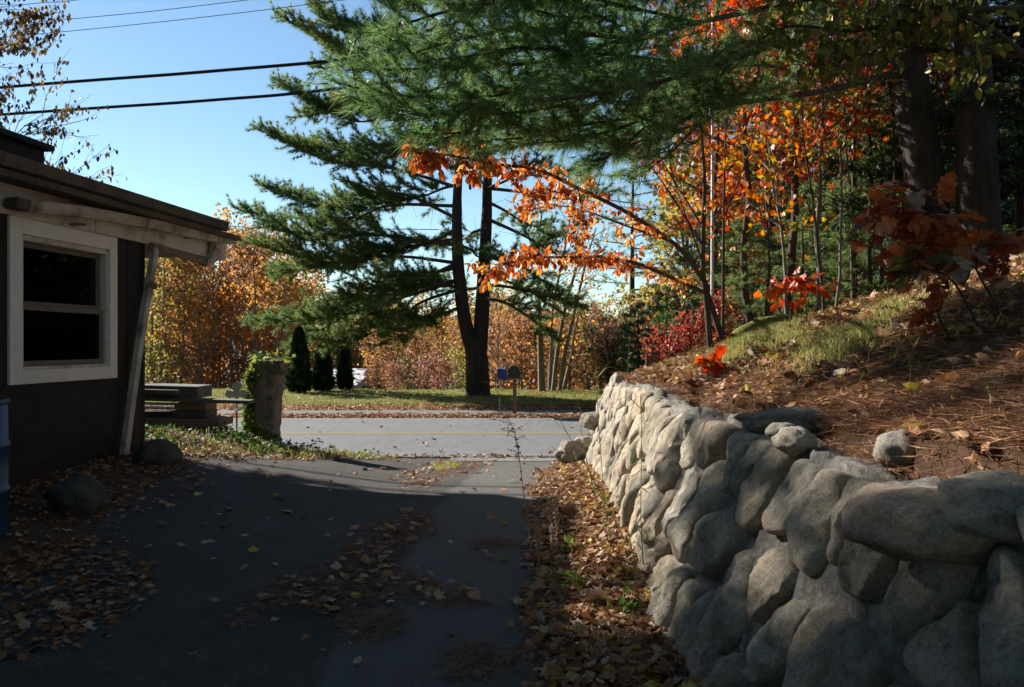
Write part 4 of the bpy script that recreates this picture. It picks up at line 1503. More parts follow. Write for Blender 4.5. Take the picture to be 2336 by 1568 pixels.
def decid(R, h, spread, r, base_f=.3, nb=16, nsub=5, n_leaf=2500, size=.2, sig=.22, up=.7, tmpl=T_QUAD, wobble=.04, flat=0, tone_mu=.5, tone_sd=.18, k=5, thin=1.0):
    W, Lf = MB(), MB()
    n = 12
    z = np.linspace(0, 1, n)
    tr = np.stack([np.cumsum(R.normal(0, wobble, n)) * h * .12, np.cumsum(R.normal(0, wobble, n)) * h * .12, z * h], -1)
    tr[:, :2] -= tr[0, :2]
    tube(W, tr, r * (1 - .9 * z) * (1 + .3 * np.exp(-z * 12)) + .004, max(k, 7))
    cl = []
    for b in range(nb):
        f = base_f + (1 - base_f) * (b + R.random()) / nb
        p0 = np.array([np.interp(f, z, tr[:, i]) for i in range(3)])
        a = b * 2.4 + R.uniform(-.5, .5)
        prof = math.sin(math.pi * min(1, .12 + .88 * (f - base_f) / (1 - base_f))) ** .7
        L = spread * (.35 + .65 * prof) * R.uniform(.7, 1.15)
        d0 = np.array([math.cos(a), math.sin(a), up * R.uniform(.6, 1.3)])
        d0 /= np.linalg.norm(d0)
        m = 6
        t = np.linspace(0, 1, m)[:, None]
        bp = p0 + d0 * L * t + np.array([0, 0, .18 * L]) * t * t + np.cumsum(R.normal(0, .035 * L, (m, 3)), 0) * t
        tube(W, bp, r * .38 * thin * (1 - .85 * t[:, 0]) * (1 - .5 * f) + .003, k)
        for s in range(nsub):
            f2 = .3 + .7 * (s + R.random()) / nsub
            q = np.array([np.interp(f2, t[:, 0], bp[:, i]) for i in range(3)])
            dd = nrm(d0 + R.normal(0, .75, 3))
            l2 = L * .42 * R.uniform(.5, 1.2)
            sp = q + dd * l2 * np.linspace(0, 1, 4)[:, None]
            tube(W, sp, np.linspace(r * .12 * thin + .002, .002, 4), 3)
            cl.append((sp, R.normal(tone_mu, tone_sd)))
    if n_leaf:
        idx = R.integers(0, len(cl), n_leaf)
        tt = R.uniform(.1, 1, n_leaf)
        A = np.array([c[0][0] for c in cl])[idx]
        Bq = np.array([c[0][-1] for c in cl])[idx]
        pos = A + (Bq - A) * tt[:, None] + R.normal(0, sig, (n_leaf, 3))
        tone = np.clip(np.array([c[1] for c in cl])[idx] + R.normal(0, .1, n_leaf), 0, 1)
        ax_ = R.normal(0, 1, (n_leaf, 3)) + np.array([0, 0, -.7])
        leaves(Lf, pos, ax_, R.normal(0, 1, (n_leaf, 3)) + [0, 0, .5], size * R.uniform(.6, 1.3, n_leaf), tone, tmpl)
    return W, Lf


def tree_thing(name, label, cat, loc, W, Lf, bark, leaf, group=None, crown='crown'):
    o = thing(name, label, cat, (0, 0, 0), group)
    W.build('trunk', M[bark], o, smooth=True)
    if Lf.n:
        Lf.build(crown, M[leaf], o)
    o.location = [float(q) for q in loc]
    return o


# the wood beyond the lawn: eleven kinds of tree, copied
R = np.random.default_rng(77)
GW = 'trees of the autumn wood beyond the lawn'
kinds = []
spec = [
    ('golden', 'leaf_gold', 'bark_grey', 11.0, 2.1, .14, .25, 1500, .21),
    ('golden', 'leaf_gold', 'bark_grey', 9.5, 1.8, .10, .2, 1300, .19),
    ('amber', 'leaf_amber', 'bark_grey', 9.0, 1.9, .12, .18, 1500, .2),
    ('amber', 'leaf_amber', 'bark_dark', 10.0, 2.2, .13, .25, 1500, .2),
    ('olive', 'leaf_olive', 'bark_grey', 10.5, 2.2, .13, .15, 1500, .2),
    ('olive', 'leaf_olive', 'bark_dark', 8.5, 2.0, .11, .1, 1400, .19),
    ('russet', 'leaf_brown', 'bark_grey', 9.5, 2.0, .12, .25, 2600, .18),
    ('rose', 'leaf_purple', 'bark_grey', 11.0, 2.2, .13, .4, 2400, .18),
    ('half bare grey', 'leaf_gold', 'bark_pale', 11.5, 1.6, .12, .35, 700, .18),
    ('half bare grey', 'leaf_brown', 'bark_grey', 10.0, 1.7, .11, .3, 600, .18),
]
for nm, lf, bk, h, sp, r, bf, nle, sz in spec:
    W, Lf = decid(R, h, sp, r, bf, 20, 5, nle, sz, .28, .8)
    kinds.append((nm, tree_thing('autumn_tree', '', 'tree', (0, 0, 0), W, Lf, bk, lf, GW), [0]))


def where(u):
    for lim, s in ((335, 'hidden by the house corner'), (500, 'seen over the timber stack'), (680, 'seen over the ivy pillar'), (860, 'seen over the garage'), (1130, 'seen past the forked pine'), (1330, 'seen behind the mailbox'), (1560, 'seen over the far wall end')):
        if u < lim:
            return s
    return 'seen through the bank wood'


def put(kind, u, D, sc=1.0, lab=None):
    nm, o, used = kinds[kind]
    x, y = (u - 1168) / F * D, D
    lab = lab or ('%s leaved tree in the wood %s' % (nm, where(u)) if 'bare' not in nm else '%s tree in the wood %s' % (nm, where(u)))
    loc = [x, y, tz(x, y) - .1]
    if not used[0]:
        used[0] = 1
        o.location = loc
        o.scale = (sc, sc, sc)
        o['label'] = lab
        return o
    return dup(o, loc, R.uniform(0, 6.28), sc, lab)


# front rows, chosen after the photo's colour areas
for u, D_, k, s in [
        (365, 43, 8, .95), (410, 42.5, 9, .9), (450, 43, 8, .9), (490, 43, 9, .95), (530, 44, 8, 1.0), (590, 43, 9, .95), (625, 44, 8, .95), (660, 45, 8, .9),
        (345, 44, 4, .95), (385, 46, 4, .9), (425, 47, 0, .92), (460, 45, 2, .8), (500, 46, 2, .85), (445, 50, 1, 1.0), (540, 50, 8, 1.0), (575, 49, 7, 1.0), (610, 48, 3, .85), (640, 47, 3, .9),
        (560, 52, 9, 1.05), (680, 58, 6, .9), (720, 60, 0, .95), (770, 59, 5, .9), (820, 61, 1, .85), (850, 46, 8, .55), (890, 44, 9, .5), (940, 45, 8, .5), (985, 43, 9, .45), (1030, 45, 8, .5), (1085, 44, 9, .5), (1150, 42, 8, .5), (1200, 41, 9, .5), (870, 48, 6, .62), (910, 52, 4, .6), (955, 50, 6, .6), (1000, 54, 0, .6), (1050, 50, 6, .58),
        (1120, 47, 6, .62), (1165, 50, 1, .55), (1210, 46, 6, .62), (1260, 44, 3, .55), (1310, 48, 6, .58), (1375, 44, 6, .42), (1430, 46, 4, .45), (1480, 42, 6, .6), (1530, 40, 0, .65)]:
    put(k, u, D_, s)
for i in range(46):
    u = 300 + 900 * R.random() ** 1.0
    D_ = R.uniform(57, 74) if 640 < u < 900 else R.uniform(52, 72)
    put(int(R.choice([0, 1, 2, 3, 4, 5, 6, 7, 8, 9, 8])), u, D_, (1.05 if u < 680 else .72) * R.uniform(.85, 1.1) * (D_ / 58) ** .6)
# wood on the right, behind the bank and across the road
GBW = 0
for i, (u, D_, k, s) in enumerate([(1560, 27, 4, .75), (1640, 30, 3, .95), (1720, 26, 2, .9), (1800, 29, 0, 1.0), (1880, 25, 4, .95), (1960, 27, 3, 1.0), (2050, 24, 5, 1.0), (2140, 26, 4, 1.05), (2230, 23, 5, 1.0), (2330, 25, 1, 1.1), (2420, 22, 4, 1.1), (1690, 36, 4, 1.1), (1860, 38, 1, 1.1), (2020, 36, 2, 1.1), (2180, 35, 4, 1.1), (2300, 36, 0, 1.2)]):
    put(k, u, D_, s)
# undergrowth: shrubs
GS = 'undergrowth shrubs along the far edge of the lawn'
shrubs = []
for nm, lf, h, sp, nle in (('russet', 'leaf_brown', 2.6, 1.3, 620), ('rose pink', 'leaf_purple', 2.0, 1.2, 650), ('olive', 'leaf_olive', 2.8, 1.4, 800), ('bare grey', 'leaf_brown', 2.6, 1.5, 150), ('amber', 'leaf_amber', 2.4, 1.3, 600)):
    W, Lf = decid(R, h, sp, .045, .04, 24, 6, nle, .12, .16, 1.0, k=4, thin=1.6)
    shrubs.append((nm, tree_thing('shrub', '', 'shrub', (0, 0, 0), W, Lf, 'bark_grey', lf, GS), [0]))
for u, D_, k, s in [(860, 34, 0, 1), (900, 31, 1, .8), (945, 33, 3, 1), (975, 30, 1, .9), (1010, 31, 1, .9), (1045, 33, 2, 1), (1000, 38, 0, 1.2), (930, 38, 2, 1.3), (1135, 31, 3, 1), (1150, 36, 0, 1.3), (1190, 31, 0, 1), (1215, 35, 4, 1.2), (1240, 31, 3, 1), (1275, 33, 0, 1.1), (1300, 30, 3, 1.0), (1340, 32, 2, 1.1), (1370, 29, 3, 1.1), (1300, 38, 4, 1.4), (1345, 38, 0, 1.3), (1400, 31, 0, 1.0), (1430, 28, 3, 1),
                    (1460, 30, 2, 1.2), (1500, 29, 0, 1.2), (350, 42, 2, 1.3), (400, 43, 3, 1.4), (455, 42, 0, 1.3), (510, 43, 3, 1.4), (560, 43, 0, 1.2), (610, 42, 3, 1.3), (650, 43, 0, 1.3), (700, 58, 4, 1.6), (760, 58, 2, 1.6), (820, 57, 0, 1.6), (1700, 21, 0, 1), (1790, 22, 2, 1.1), (1900, 21, 4, 1.1), (2010, 20, 2, 1.2), (2120, 21, 0, 1.2)]:
    nm, o, used = shrubs[k]
    x, y = (u - 1168) / F * D_, D_
    if 850 < u < 1100:
        s *= .62
    loc = [x, y, tz(x, y) - .05]
    lab = '%s shrub in the undergrowth %s' % (nm, where(u))
    if not used[0]:
        used[0] = 1
        o.location = loc
        o['label'] = lab
        o.scale = (s, s, s)
    else:
        dup(o, loc, R.uniform(0, 6.28), s, lab)

# clipped evergreens
R = np.random.default_rng(91)


def arbor(u, vt, vb, wpx, D_, label, twin=False):
    x = (u - 1168) / F * D_
    b = np.array([x, D_, tz(x, D_)])
    h = (784 - vt) / F * D_ + CZ - b[2]
    rr = wpx / 2 / F * D_
    o = thing('cypress', label, 'evergreen', b, 'clipped evergreens in front of the garage')
    W = MB()
    tube(W, [b - [0, 0, .1], b + [0, 0, h * .9]], [.05, .01], 7)
    W.build('trunk', M['bark_dark'], o)
    n = 4200
    z = R.uniform(.02, 1, n) ** 1.15
    ang = R.uniform(0, 6.28, n)
    pr = np.minimum(1, .6 + z * 3) * (1 - z ** 1.1) ** .62
    off = 0
    if twin:
        off = np.where(R.random(n) < .5, -.42, .42) * rr
        pr = pr * .72
    rad = rr * pr * (R.uniform(.55, 1.05, n) + .1 * np.sin(ang * 5 + z * 9))
    hh = h * np.where(np.asarray(off) > 0, .9, 1.0)
    pos = np.stack([b[0] + off + rad * np.cos(ang), b[1] + rad * np.sin(ang), b[2] + z * hh], -1)
    mb = MB()
    leaves(mb, pos, np.stack([.5 * np.cos(ang), .5 * np.sin(ang), .9 + 0 * z], -1) + R.normal(0, .25, (n, 3)), R.normal(0, 1, (n, 3)), R.uniform(.06, .14, n), R.uniform(0, .9, n), T_QUAD)
    mb.build('crown', M['needle_dark'], o)


arbor(682, 752, 912, 56, 26.3, 'widest dark columnar evergreen beside the ivy pillar')
arbor(736, 786, 908, 50, 27.0, 'twin tipped dark columnar evergreen in the middle of the three')
arbor(787, 784, 905, 32, 27.6, 'slimmest dark columnar evergreen at the garage gable')

# bare leaning trunks right of the forked pine
R = np.random.default_rng(14)
cb = P(1262, 893, 27)
cb[2] = tz(cb[0], cb[1])
clump = thing('tree', 'clump of slender grey leaning trunks with few orange leaves behind the mailbox', 'tree', cb)
W, Lf = MB(), MB()
GT = []
stems = [[(1236, 893), (1233, 800), (1230, 700), (1228, 600), (1236, 480)], [(1262, 893), (1272, 800), (1290, 700), (1318, 600), (1350, 480), (1370, 400)], [(1276, 893), (1290, 800), (1318, 680), (1336, 600), (1360, 520)],
         [(1254, 893), (1258, 800), (1262, 700), (1290, 560), (1310, 440)], [(1285, 893), (1302, 820), (1310, 760), (1325, 700)]]
for i, st in enumerate(stems):
    p = smooth_path(PL([(a, b, 27 + .3 * i) for a, b in st]), 16)
    tube(W, p, np.linspace(.13 if i == 0 else .085, .02, 16), 8)
    for j in range(13):
        f = R.uniform(.35, 1)
        q = p[int(f * 15)]
        d = nrm(np.array([R.normal(.2, .7), R.normal(0, .7), R.uniform(.2, 1.1)]))
        L = R.uniform(.5, 1.5)
        s = q + d * L * np.linspace(0, 1, 5)[:, None] + np.cumsum(R.normal(0, .04, (5, 3)), 0)
        tube(W, s, np.linspace(.018, .004, 5), 3)
        for m in range(3):
            q2 = s[R.integers(1, 5)]
            d2 = nrm(d + R.normal(0, .6, 3))
            tube(W, [q2, q2 + d2 * .3, q2 + d2 * .6 + [0, 0, .05]], [.007, .005, .003], 3)
        n = 14
        leaves(Lf, s[R.integers(1, 5, n)] + R.normal(0, .25, (n, 3)), R.normal(0, 1, (n, 3)) - [0, 0, .5], R.normal(0, 1, (n, 3)), R.uniform(.09, .16, n), R.uniform(.2, .9, n))
W.build('trunk', M['bark_grey'], clump, smooth=True)
Lf.build('leaves', M['leaf_amber'], clump)

# bare arching shrub at the roadside
rb = P(1398, 878, 21.5)
rb[2] = tz(rb[0], rb[1])
arch_ = thing('shrub', 'nearly bare dark shrub arching over the verge behind the far wall end', 'shrub', rb)
W, Lf = MB(), MB()
for i in range(16):
    a = R.uniform(-2.6, .6)
    L = R.uniform(1.6, 2.6)
    tipx = -abs(math.cos(a)) * R.uniform(.3, 1.5) if i < 12 else R.uniform(-.2, .5)
    p = smooth_path([rb + R.normal(0, .06, 3) * [1, 1, 0], rb + [tipx * .35, math.sin(a) * .3, L * .5], rb + [tipx, math.sin(a) * .9, L * R.uniform(.75, .95)]], 9)
    tube(W, p, np.linspace(.034, .008, 9), 5)
    for j in range(9):
        q = p[R.integers(3, 9)]
        d = nrm(np.array([R.normal(-.2, .6), R.normal(0, .6), R.uniform(.0, 1)]))
        l2 = R.uniform(.3, .8)
        tube(W, [q, q + d * l2 * .5, q + d * l2 + [0, 0, -.05]], [.008, .006, .003], 3)
        n = 5
        leaves(Lf, q + d * R.uniform(.1, l2, (n, 1)) + R.normal(0, .05, (n, 3)), R.normal(0, 1, (n, 3)) - [0, 0, .8], R.normal(0, 1, (n, 3)), R.uniform(.06, .1, n), R.uniform(0, 1, n))
W.build('stems', M['bark_dark'], arch_, smooth=True)
Lf.build('leaves', M['leaf_brown'], arch_)

# ------------------------------------------------------------------ orange-leaved small tree on the bank
R = np.random.default_rng(101)
ob_ = P(1640, 772, 10.2)
ob_[2] = tz(ob_[0], ob_[1])
cherry = thing('dogwood_tree', 'small many stemmed tree with hanging orange leaves leaning over the stone wall', 'tree', ob_)
W, Lf = MB(), MB()
fix = lambda lst: [np.array([P(*lst[0])[0], lst[0][2], tz(P(*lst[0])[0], lst[0][2]) - .1])] + [P(*q) for q in lst[1:]]
st = [
    (fix([(1622, 790, 10.1), (1612, 690, 10.1), (1603, 615, 10.1), (1605, 500, 10.1), (1607, 400, 10.1), (1600, 290, 10.1), (1608, 150, 10.1), (1615, 0, 10.1)]), .045, .008),
    (fix([(1658, 768, 10.2), (1630, 720, 10.2), (1615, 676, 10.15), (1607, 640, 10.1)]), .045, .04),
    (fix([(1648, 770, 10.3), (1650, 600, 10.3), (1652, 420, 10.3), (1660, 250, 10.3), (1690, 60, 10.3)]), .024, .006),
    (PL([(1605, 640, 10.1), (1570, 590, 9.6), (1532, 551, 9.1), (1427, 483, 8.3), (1319, 430, 7.7), (1227, 387, 7.2), (1130, 375, 6.9), (1010, 352, 6.7), (925, 350, 6.6)]), .032, .006),
    (PL([(1608, 668, 10.1), (1532, 634, 9.2), (1458, 603, 8.5), (1390, 590, 8.1), (1319, 588, 7.8), (1227, 588, 7.5), (1160, 600, 7.3), (1105, 625, 7.2)]), .026, .005),
    (PL([(1532, 551, 9.1), (1440, 520, 8.5), (1330, 480, 7.9), (1250, 470, 7.6), (1190, 490, 7.4)]), .012, .004),
    (PL([(1603, 560, 10.1), (1540, 460, 9.9), (1500, 400, 9.7), (1440, 330, 9.5)]), .016, .005),
    (PL([(1604, 520, 10.1), (1530, 400, 10.3), (1490, 340, 10.4), (1420, 250, 10.5)]), .014, .005),
    (PL([(1603, 600, 10.1), (1560, 480, 10.0), (1530, 380, 10), (1520, 250, 10)]), .014, .004),
    (PL([(1650, 500, 10.3), (1690, 400, 10.2), (1720, 310, 10.1), (1740, 200, 10)]), .012, .004),
    (PL([(1319, 430, 7.7), (1280, 440, 7.5), (1230, 430, 7.3), (1200, 450, 7.2)]), .008, .003),
    (PL([(1319, 430, 7.7), (1330, 520, 7.5), (1300, 560, 7.4)]), .008, .003),
    (PL([(1130, 375, 6.9), (1080, 390, 6.8), (1045, 395, 6.7)]), .006, .003),
    (PL([(1010, 352, 6.7), (975, 370, 6.6), (945, 375, 6.6)]), .006, .003),
    (PL([(1130, 375, 6.9), (1060, 330, 6.9), (1030, 300, 6.9)]), .006, .003),
]
paths = []
for pts, r0, r1 in st:
    p = smooth_path(pts, 22)
    tube(W, p, np.linspace(r0, r1, 22), 7)
    paths.append(p)


def bunch(p, f0, f1, n, sig, size=.095, tmu=.45, tsd=.27, drop=.06):
    """twigs with hanging leaves along a stretch of a branch"""
    for i in range(n):
        q = p[int(np.clip(R.uniform(f0, f1) * 21, 0, 21))]
        d = nrm(R.normal(0, 1, 3) * [1, 1, .5])
        L = R.uniform(.25, 1) * sig
        e = q + d * L
        tube(W, [q, (q + e) / 2 + [0, 0, .02], e - [0, 0, .02]], [.0035, .0028, .002], 3)
        m = R.integers(4, 11)
        tq = R.uniform(.3, 1.05, m)[:, None]
        c = q + d * L * tq + R.normal(0, .02, (m, 3))
        leaves(Lf, c, R.normal(0, .5, (m, 3)) + d * .3 + [0, 0, -.75], R.normal(0, 1, (m, 3)) + [0, -.4, .2], size * .82 * R.uniform(.5, 1.3, m), np.clip(R.normal(tmu, tsd) + R.normal(0, .12, m), 0, 1), T_LEAF)


bunch(paths[3], .72, 1.0, 26, .26, .09, .45)
bunch(paths[3], .5, .78, 26, .32, .09, .5)
bunch(paths[3], .25, .55, 14, .3, .08, .55)
bunch(paths[4], .34, 1.0, 74, .28, .10, .42)
bunch(paths[4], .1, .38, 22, .32, .085, .5)
bunch(paths[5], .2, 1.0, 34, .3, .085, .5)
bunch(paths[10], .0, 1.0, 26, .2, .09, .45)
bunch(paths[11], .0, 1.0, 24, .24, .09, .5)
bunch(paths[12], .0, 1.0, 10, .2, .095, .45)
bunch(paths[13], .0, 1.0, 16, .14, .11, .3)
bunch(paths[14], .2, 1.0, 22, .14, .09, .5)
bunch(paths[6], .3, 1.0, 16, .3, .085, .4)
bunch(paths[7], .4, 1.0, 12, .3, .085, .5)
bunch(paths[1], .0, 1.0, 6, .4, .08, .5)
bunch(paths[0], .3, 1.0, 40, .5, .085, .45)
W.build('trunk', M['bark_dark'], cherry, smooth=True)
Lf.build('leaves', M['leaf_orange'], cherry)

# ------------------------------------------------------------------ red maples and saplings on the bank
GR = 'young red maples on the bank'
R = np.random.default_rng(55)


def maple(name, label, u, D_, h, spread, r, base_f, nle, size, bark='bark_dark', leaf='leaf_red', tmu=.45, lean=(0, 0), nb=20, cat='tree', group=GR, tm=T_MAPLE, up=.6):
    x = (u - 1168) / F * D_
    W, Lf = decid(R, h, spread, r, base_f, nb, 6, nle, size, .16, up, tm, .05, 0, tmu, .2)
    for mb in (W, Lf):
        for V in mb.v:
            V[:, 0] += lean[0] * V[:, 2]
            V[:, 1] += lean[1] * V[:, 2]
    o = tree_thing(name, label, cat, [x, D_, tz(x, D_) - .08], W, Lf, bark, leaf, group)
    return o


maple('maple_tree', 'scarlet maple rising behind the pale pole and orange tree', 1720, 11.0, 7.6, 1.9, .05, .30, 5200, .12, tmu=.2)
maple('maple_tree', 'tallest scarlet maple on the bank with its crown up among the pine limbs', 1790, 11.0, 9.0, 1.9, .055, .48, 4800, .12, tmu=.14)
maple('maple_tree', 'orange red maple with a pale thin trunk in the middle of the bank', 1868, 10.4, 6.2, 1.5, .035, .38, 2000, .115, 'bark_grey', tmu=.32)
maple('maple_tree', 'red and gold maple just beside the first dark pine trunk', 1985, 10.9, 5.6, 1.4, .03, .3, 1900, .11, tmu=.38)
maple('maple_tree', 'leaning thin maple sapling with amber leaves between two saplings', 1800, 10.0, 4.0, 1.0, .02, .3, 900, .11, 'bark_grey', tmu=.65, lean=(-.12, 0))
maple('maple_tree', 'big orange maple crown above the bank across the road', 1780, 21.5, 11.0, 2.9, .13, .42, 3000, .17, tmu=.42)
maple('maple_tree', 'tall scarlet maple high in the wood across the road', 1640, 23.0, 11.5, 2.6, .12, .40, 4200, .17, tmu=.3)
maple('maple_tree', 'deep orange maple across the road behind the pine trunks', 1960, 22.0, 10.5, 2.9, .13, .38, 2800, .17, tmu=.36)
for i, (u, D_, h, tl, lab) in enumerate([(1905, 10.0, 5.5, (-.02, 0), 'slim pale sapling standing beside the orange red maple trunk'), (1950, 10.6, 4.5, (-.10, 0), 'pale bent sapling leaning in front of the red and gold maple'),
                                         (2030, 10.2, 5.0, (0, 0), 'thin grey sapling close before the first dark pine trunk'), (1745, 10.8, 4.8, (.03, 0), 'thin grey sapling behind the mossy log end'), (1880, 9.6, 4.2, (-.14, 0), 'very thin sapling slanting across the grass top')]):
    maple('sapling', lab, u, D_, h, .8, .014, .45, 350, .10, 'bark_grey' if i in (0, 1) else 'bark_dark', 'leaf_yellowgreen', .6, tl, 12, 'sapling', 'thin saplings on the bank', T_LEAF)

# dark understory to the right
GD = 'dark young conifers in the bank wood'
R = np.random.default_rng(66)


def conifer_proto(h, rad, mat, seed, n=34):
    R = np.random.default_rng(seed)
    o = thing('young_conifer', '', 'conifer', (0, 0, 0), GD)
    W, tp, td = MB(), [], []
    tube(W, [[0, 0, 0], [.02, 0, h * .5], [0, 0, h]], [.05, .035, .008], 7)
    W.build('trunk', M['bark_dark'], o)
    B = MB()
    for k in range(n):
        f = .1 + .88 * (k + R.random()) / n
        a = k * 2.4
        L = rad * (1 - f * .85) * R.uniform(.75, 1.15)
        dr = np.array([math.cos(a), math.sin(a), .12])
        p0 = np.array([0, 0, h * f])
        pine_limb(B, tp, td, [p0, p0 + dr * L * .6, p0 + dr * L], .014, .004, .15, .35 * L + .1, .16, R, .10, .1, 2, 8, False, 4)
    B.build('branches', M['bark_dark'], o)
    NB = MB()
    tp, td = np.array(tp), np.array(td)
    needles(NB, tp, td, R, 12, .12, .005, (.3, 1.3), np.clip(R.normal(.5, .2, len(tp)), 0, 1), .05)
    NB.build('needles', M[mat], o)
    return o


cA = conifer_proto(4.6, 1.5, 'needle_dark', 1)
cB = conifer_proto(3.4, 1.2, 'needle_far', 2, 28)
cC = conifer_proto(2.5, .85, 'needle_lit', 3, 30)
used = {}
for o, u, D_, s, lab in [
        (cA, 2190, 10.9, 1.15, 'dark conifer between the two big pine trunks'), (cA, 2330, 10.2, 1.2, 'dark conifer at the edge of the wood behind the second trunk'), (cA, 2430, 9.2, 1.2, 'dark conifer furthest out beyond the oak sapling'),
        (cB, 2110, 10.9, .8, 'green conifer low behind the first dark pine trunk'), (cB, 2010, 11.0, .75, 'green conifer low behind the bent sapling'), (cB, 2250, 11.0, 1.2, 'taller green conifer behind the second dark trunk'), (cB, 1700, 11.1, .62, 'small green conifer behind the thin grey sapling'), (cB, 1830, 11.0, .55, 'small green conifer behind the grass on top of the bank'),
        (cA, 2140, 20.5, 1.7, 'big dark conifer across the road seen between the trunks'), (cA, 2290, 19.5, 1.8, 'big dark conifer across the road beyond the second trunk'), (cA, 1930, 24, 1.5, 'dark conifer across the road beyond the maples'), (cA, 2420, 13.0, 1.8, 'tall dark conifer closing the wood at the frame edge'), (cA, 2060, 14.5 + 5, 1.6, 'dark conifer across the road behind the first trunk'),
        (cA, 1570, 31, 2.3, 'tall dark conifer across the road behind the pale pole'), (cA, 1690, 27, 2.5, 'tall dark conifer across the road behind the scarlet maple'), (cA, 1800, 32, 3.0, 'tallest dark conifer across the road behind the saplings'), (cA, 1880, 20, 1.7, 'dark conifer across the road just behind the maple stems'), (cA, 1990, 30, 2.9, 'tall dark conifer across the road left of the first trunk'),
        (cA, 2200, 28, 2.8, 'tall dark conifer far across the road between the trunks'), (cA, 2330, 27, 2.9, 'tall dark conifer far across the road at the frame edge'), (cB, 1760, 20, 2.0, 'mid green conifer across the road behind the thin saplings'), (cB, 1620, 21, 1.6, 'mid green conifer across the road behind the dogwood stems'), (cA, 2080, 11.2, 1.5, 'dark conifer on the bank close behind the first trunk'), (cB, 1950, 11.3, 1.2, 'mid green conifer on the bank behind the red and gold maple'),
        (cC, 1455, 21.0, 1.15, 'bright green young pine across the road behind the red bush'), (cC, 1425, 22.5, .9, 'smaller bright green young pine beside the arching shrub'), (cC, 1520, 24, 1.4, 'bright green young pine further back behind the scarlet bush')]:
    x = (u - 1168) / F * D_
    loc = [x, D_, tz(x, D_) - .05]
    if o not in used:
        used[o] = 1
        o.location = loc
        o.scale = (s, s, s)
        o['label'] = lab
    else:
        dup(o, loc, R.uniform(0, 6), s, lab)
cC['group'] = GD
# thin pale-green pine in the gap
tall_pine('pine_tree', 'thin open pine seen against the sky above the scarlet bush', (1440 - 1168) / F * 33, 33, .1, .16, 11, 71, .4, 3.0, 30, 'needle_far', None, .2, .009, 9, 'bark_pine', .4, .18)

# scarlet bush at the end of the bank
R = np.random.default_rng(58)
for u, D_, s, lab in ((1575, 11.05, .66, 'scarlet leaved bush at the end of the bank behind the wall'), (1520, 11.05, .6, 'lower scarlet bush spilling beside the brown board'), (1640, 10.9, .55, 'scarlet bush behind the dogwood stems')):
    x = (u - 1168) / F * D_
    W, Lf = decid(R, 1.05 * s, .55 * s, .02, .03, 26, 6, 560, .055, .09, .9, T_LEAF, k=4, thin=1.2)
    tree_thing('bush', lab, 'bush', [x, D_, tz(x, D_) - .03], W, Lf, 'bark_dark', 'leaf_scarlet', 'scarlet bushes at the end of the bank')

# ------------------------------------------------------------------ sparse tree over the house
R = np.random.default_rng(19)
tb = np.array([-7.9, 10.6, tz(-7.9, 10.6)])
up_ = thing('birch_tree', 'half bare tree with few hanging yellow leaves rising behind the house', 'tree', tb)
W, Lf = MB(), MB()
taper_trunk(W, [tb - [0, 0, .2], tb + [.2, 0, 3], tb + [.3, 0, 6], tb + [.4, .2, 7.8]], .10, .02, 16, 9, .2, .03, 4)


def spray(p0, d0, L, r, lev, hang):
    n = 7
    t = np.linspace(0, 1, n)[:, None]
    p = p0 + d0 * L * t + np.array([0, 0, .10 * L]) * t * t + np.cumsum(R.normal(0, .02 * L, (n, 3)), 0)
    tube(W, p, np.linspace(r, max(.002, r * .25), n), 4)
    if lev < 2:
        for i in range(7 if lev == 0 else 5):
            q = p[R.integers(2, n)]
            spray(q, nrm(d0 + R.normal(0, .5, 3) + [0.1, 0, .12]), L * R.uniform(.3, .55), r * .4, lev + 1, hang)
    if lev >= 1:
        m = R.integers(3, 9) if R.random() < hang else 0
        if m:
            c = p[R.integers(1, n, m)] + R.normal(0, .03, (m, 3))
            leaves(Lf, c, R.normal(0, .35, (m, 3)) + [0, 0, -1], R.normal(0, 1, (m, 3)), R.uniform(.055, .095, m), np.clip(R.normal(.55, .25, m), 0, 1))


for f in np.linspace(.22, .98, 30):
    p0 = tb + np.array([.35 * f, 0, 7.8 * f])
    a = R.uniform(-.9, .9) if R.random() < .75 else R.uniform(0, 6.28)
    spray(p0, nrm(np.array([math.cos(a), math.sin(a), R.uniform(.25, .8)])), R.uniform(1.1, 1.9) * (1.15 - .5 * f), .016, 0, .7)
W.build('trunk', M['bark_grey'], up_, smooth=True)
Lf.build('leaves', M['leaf_birch'], up_)

# ------------------------------------------------------------------ yellow-green boughs at the top right
R = np.random.default_rng(23)
yb = np.array([6.3, 6.4, tz(6.3, 6.4)])
yg = thing('beech_tree', 'yellow green leaved tree whose boughs cross the top corner above the trunks', 'tree', yb)
W, Lf = MB(), MB()
taper_trunk(W, [yb - [0, 0, .2], yb + [.1, 0, 2], yb + [0, 0, 4.2], yb + [-.1, 0, 6.5]], .085, .02, 16, 9, .2, .03, 7)
bp_ = [PL([(2750, 150, 6.4), (2335, 126, 6.2), (2126, 115, 6.3), (2000, 83, 6.4), (1899, 22, 6.6), (1840, -40, 6.8)]), PL([(2800, 20, 6.4), (2300, 20, 6.0), (2100, 40, 6.1), (1950, 70, 6.2), (1800, 60, 6.4), (1720, 100, 6.5)]),
       PL([(2800, -80, 6.4), (2300, -60, 6.2), (2050, -30, 6.1), (1850, 0, 6.3), (1740, 20, 6.4)]), PL([(2126, 115, 6.3), (2020, 130, 6.2), (1920, 120, 6.1), (1850, 150, 6.1)]), PL([(2335, 126, 6.2), (2250, 60, 6), (2150, 20, 5.9), (2050, 10, 5.8)])]
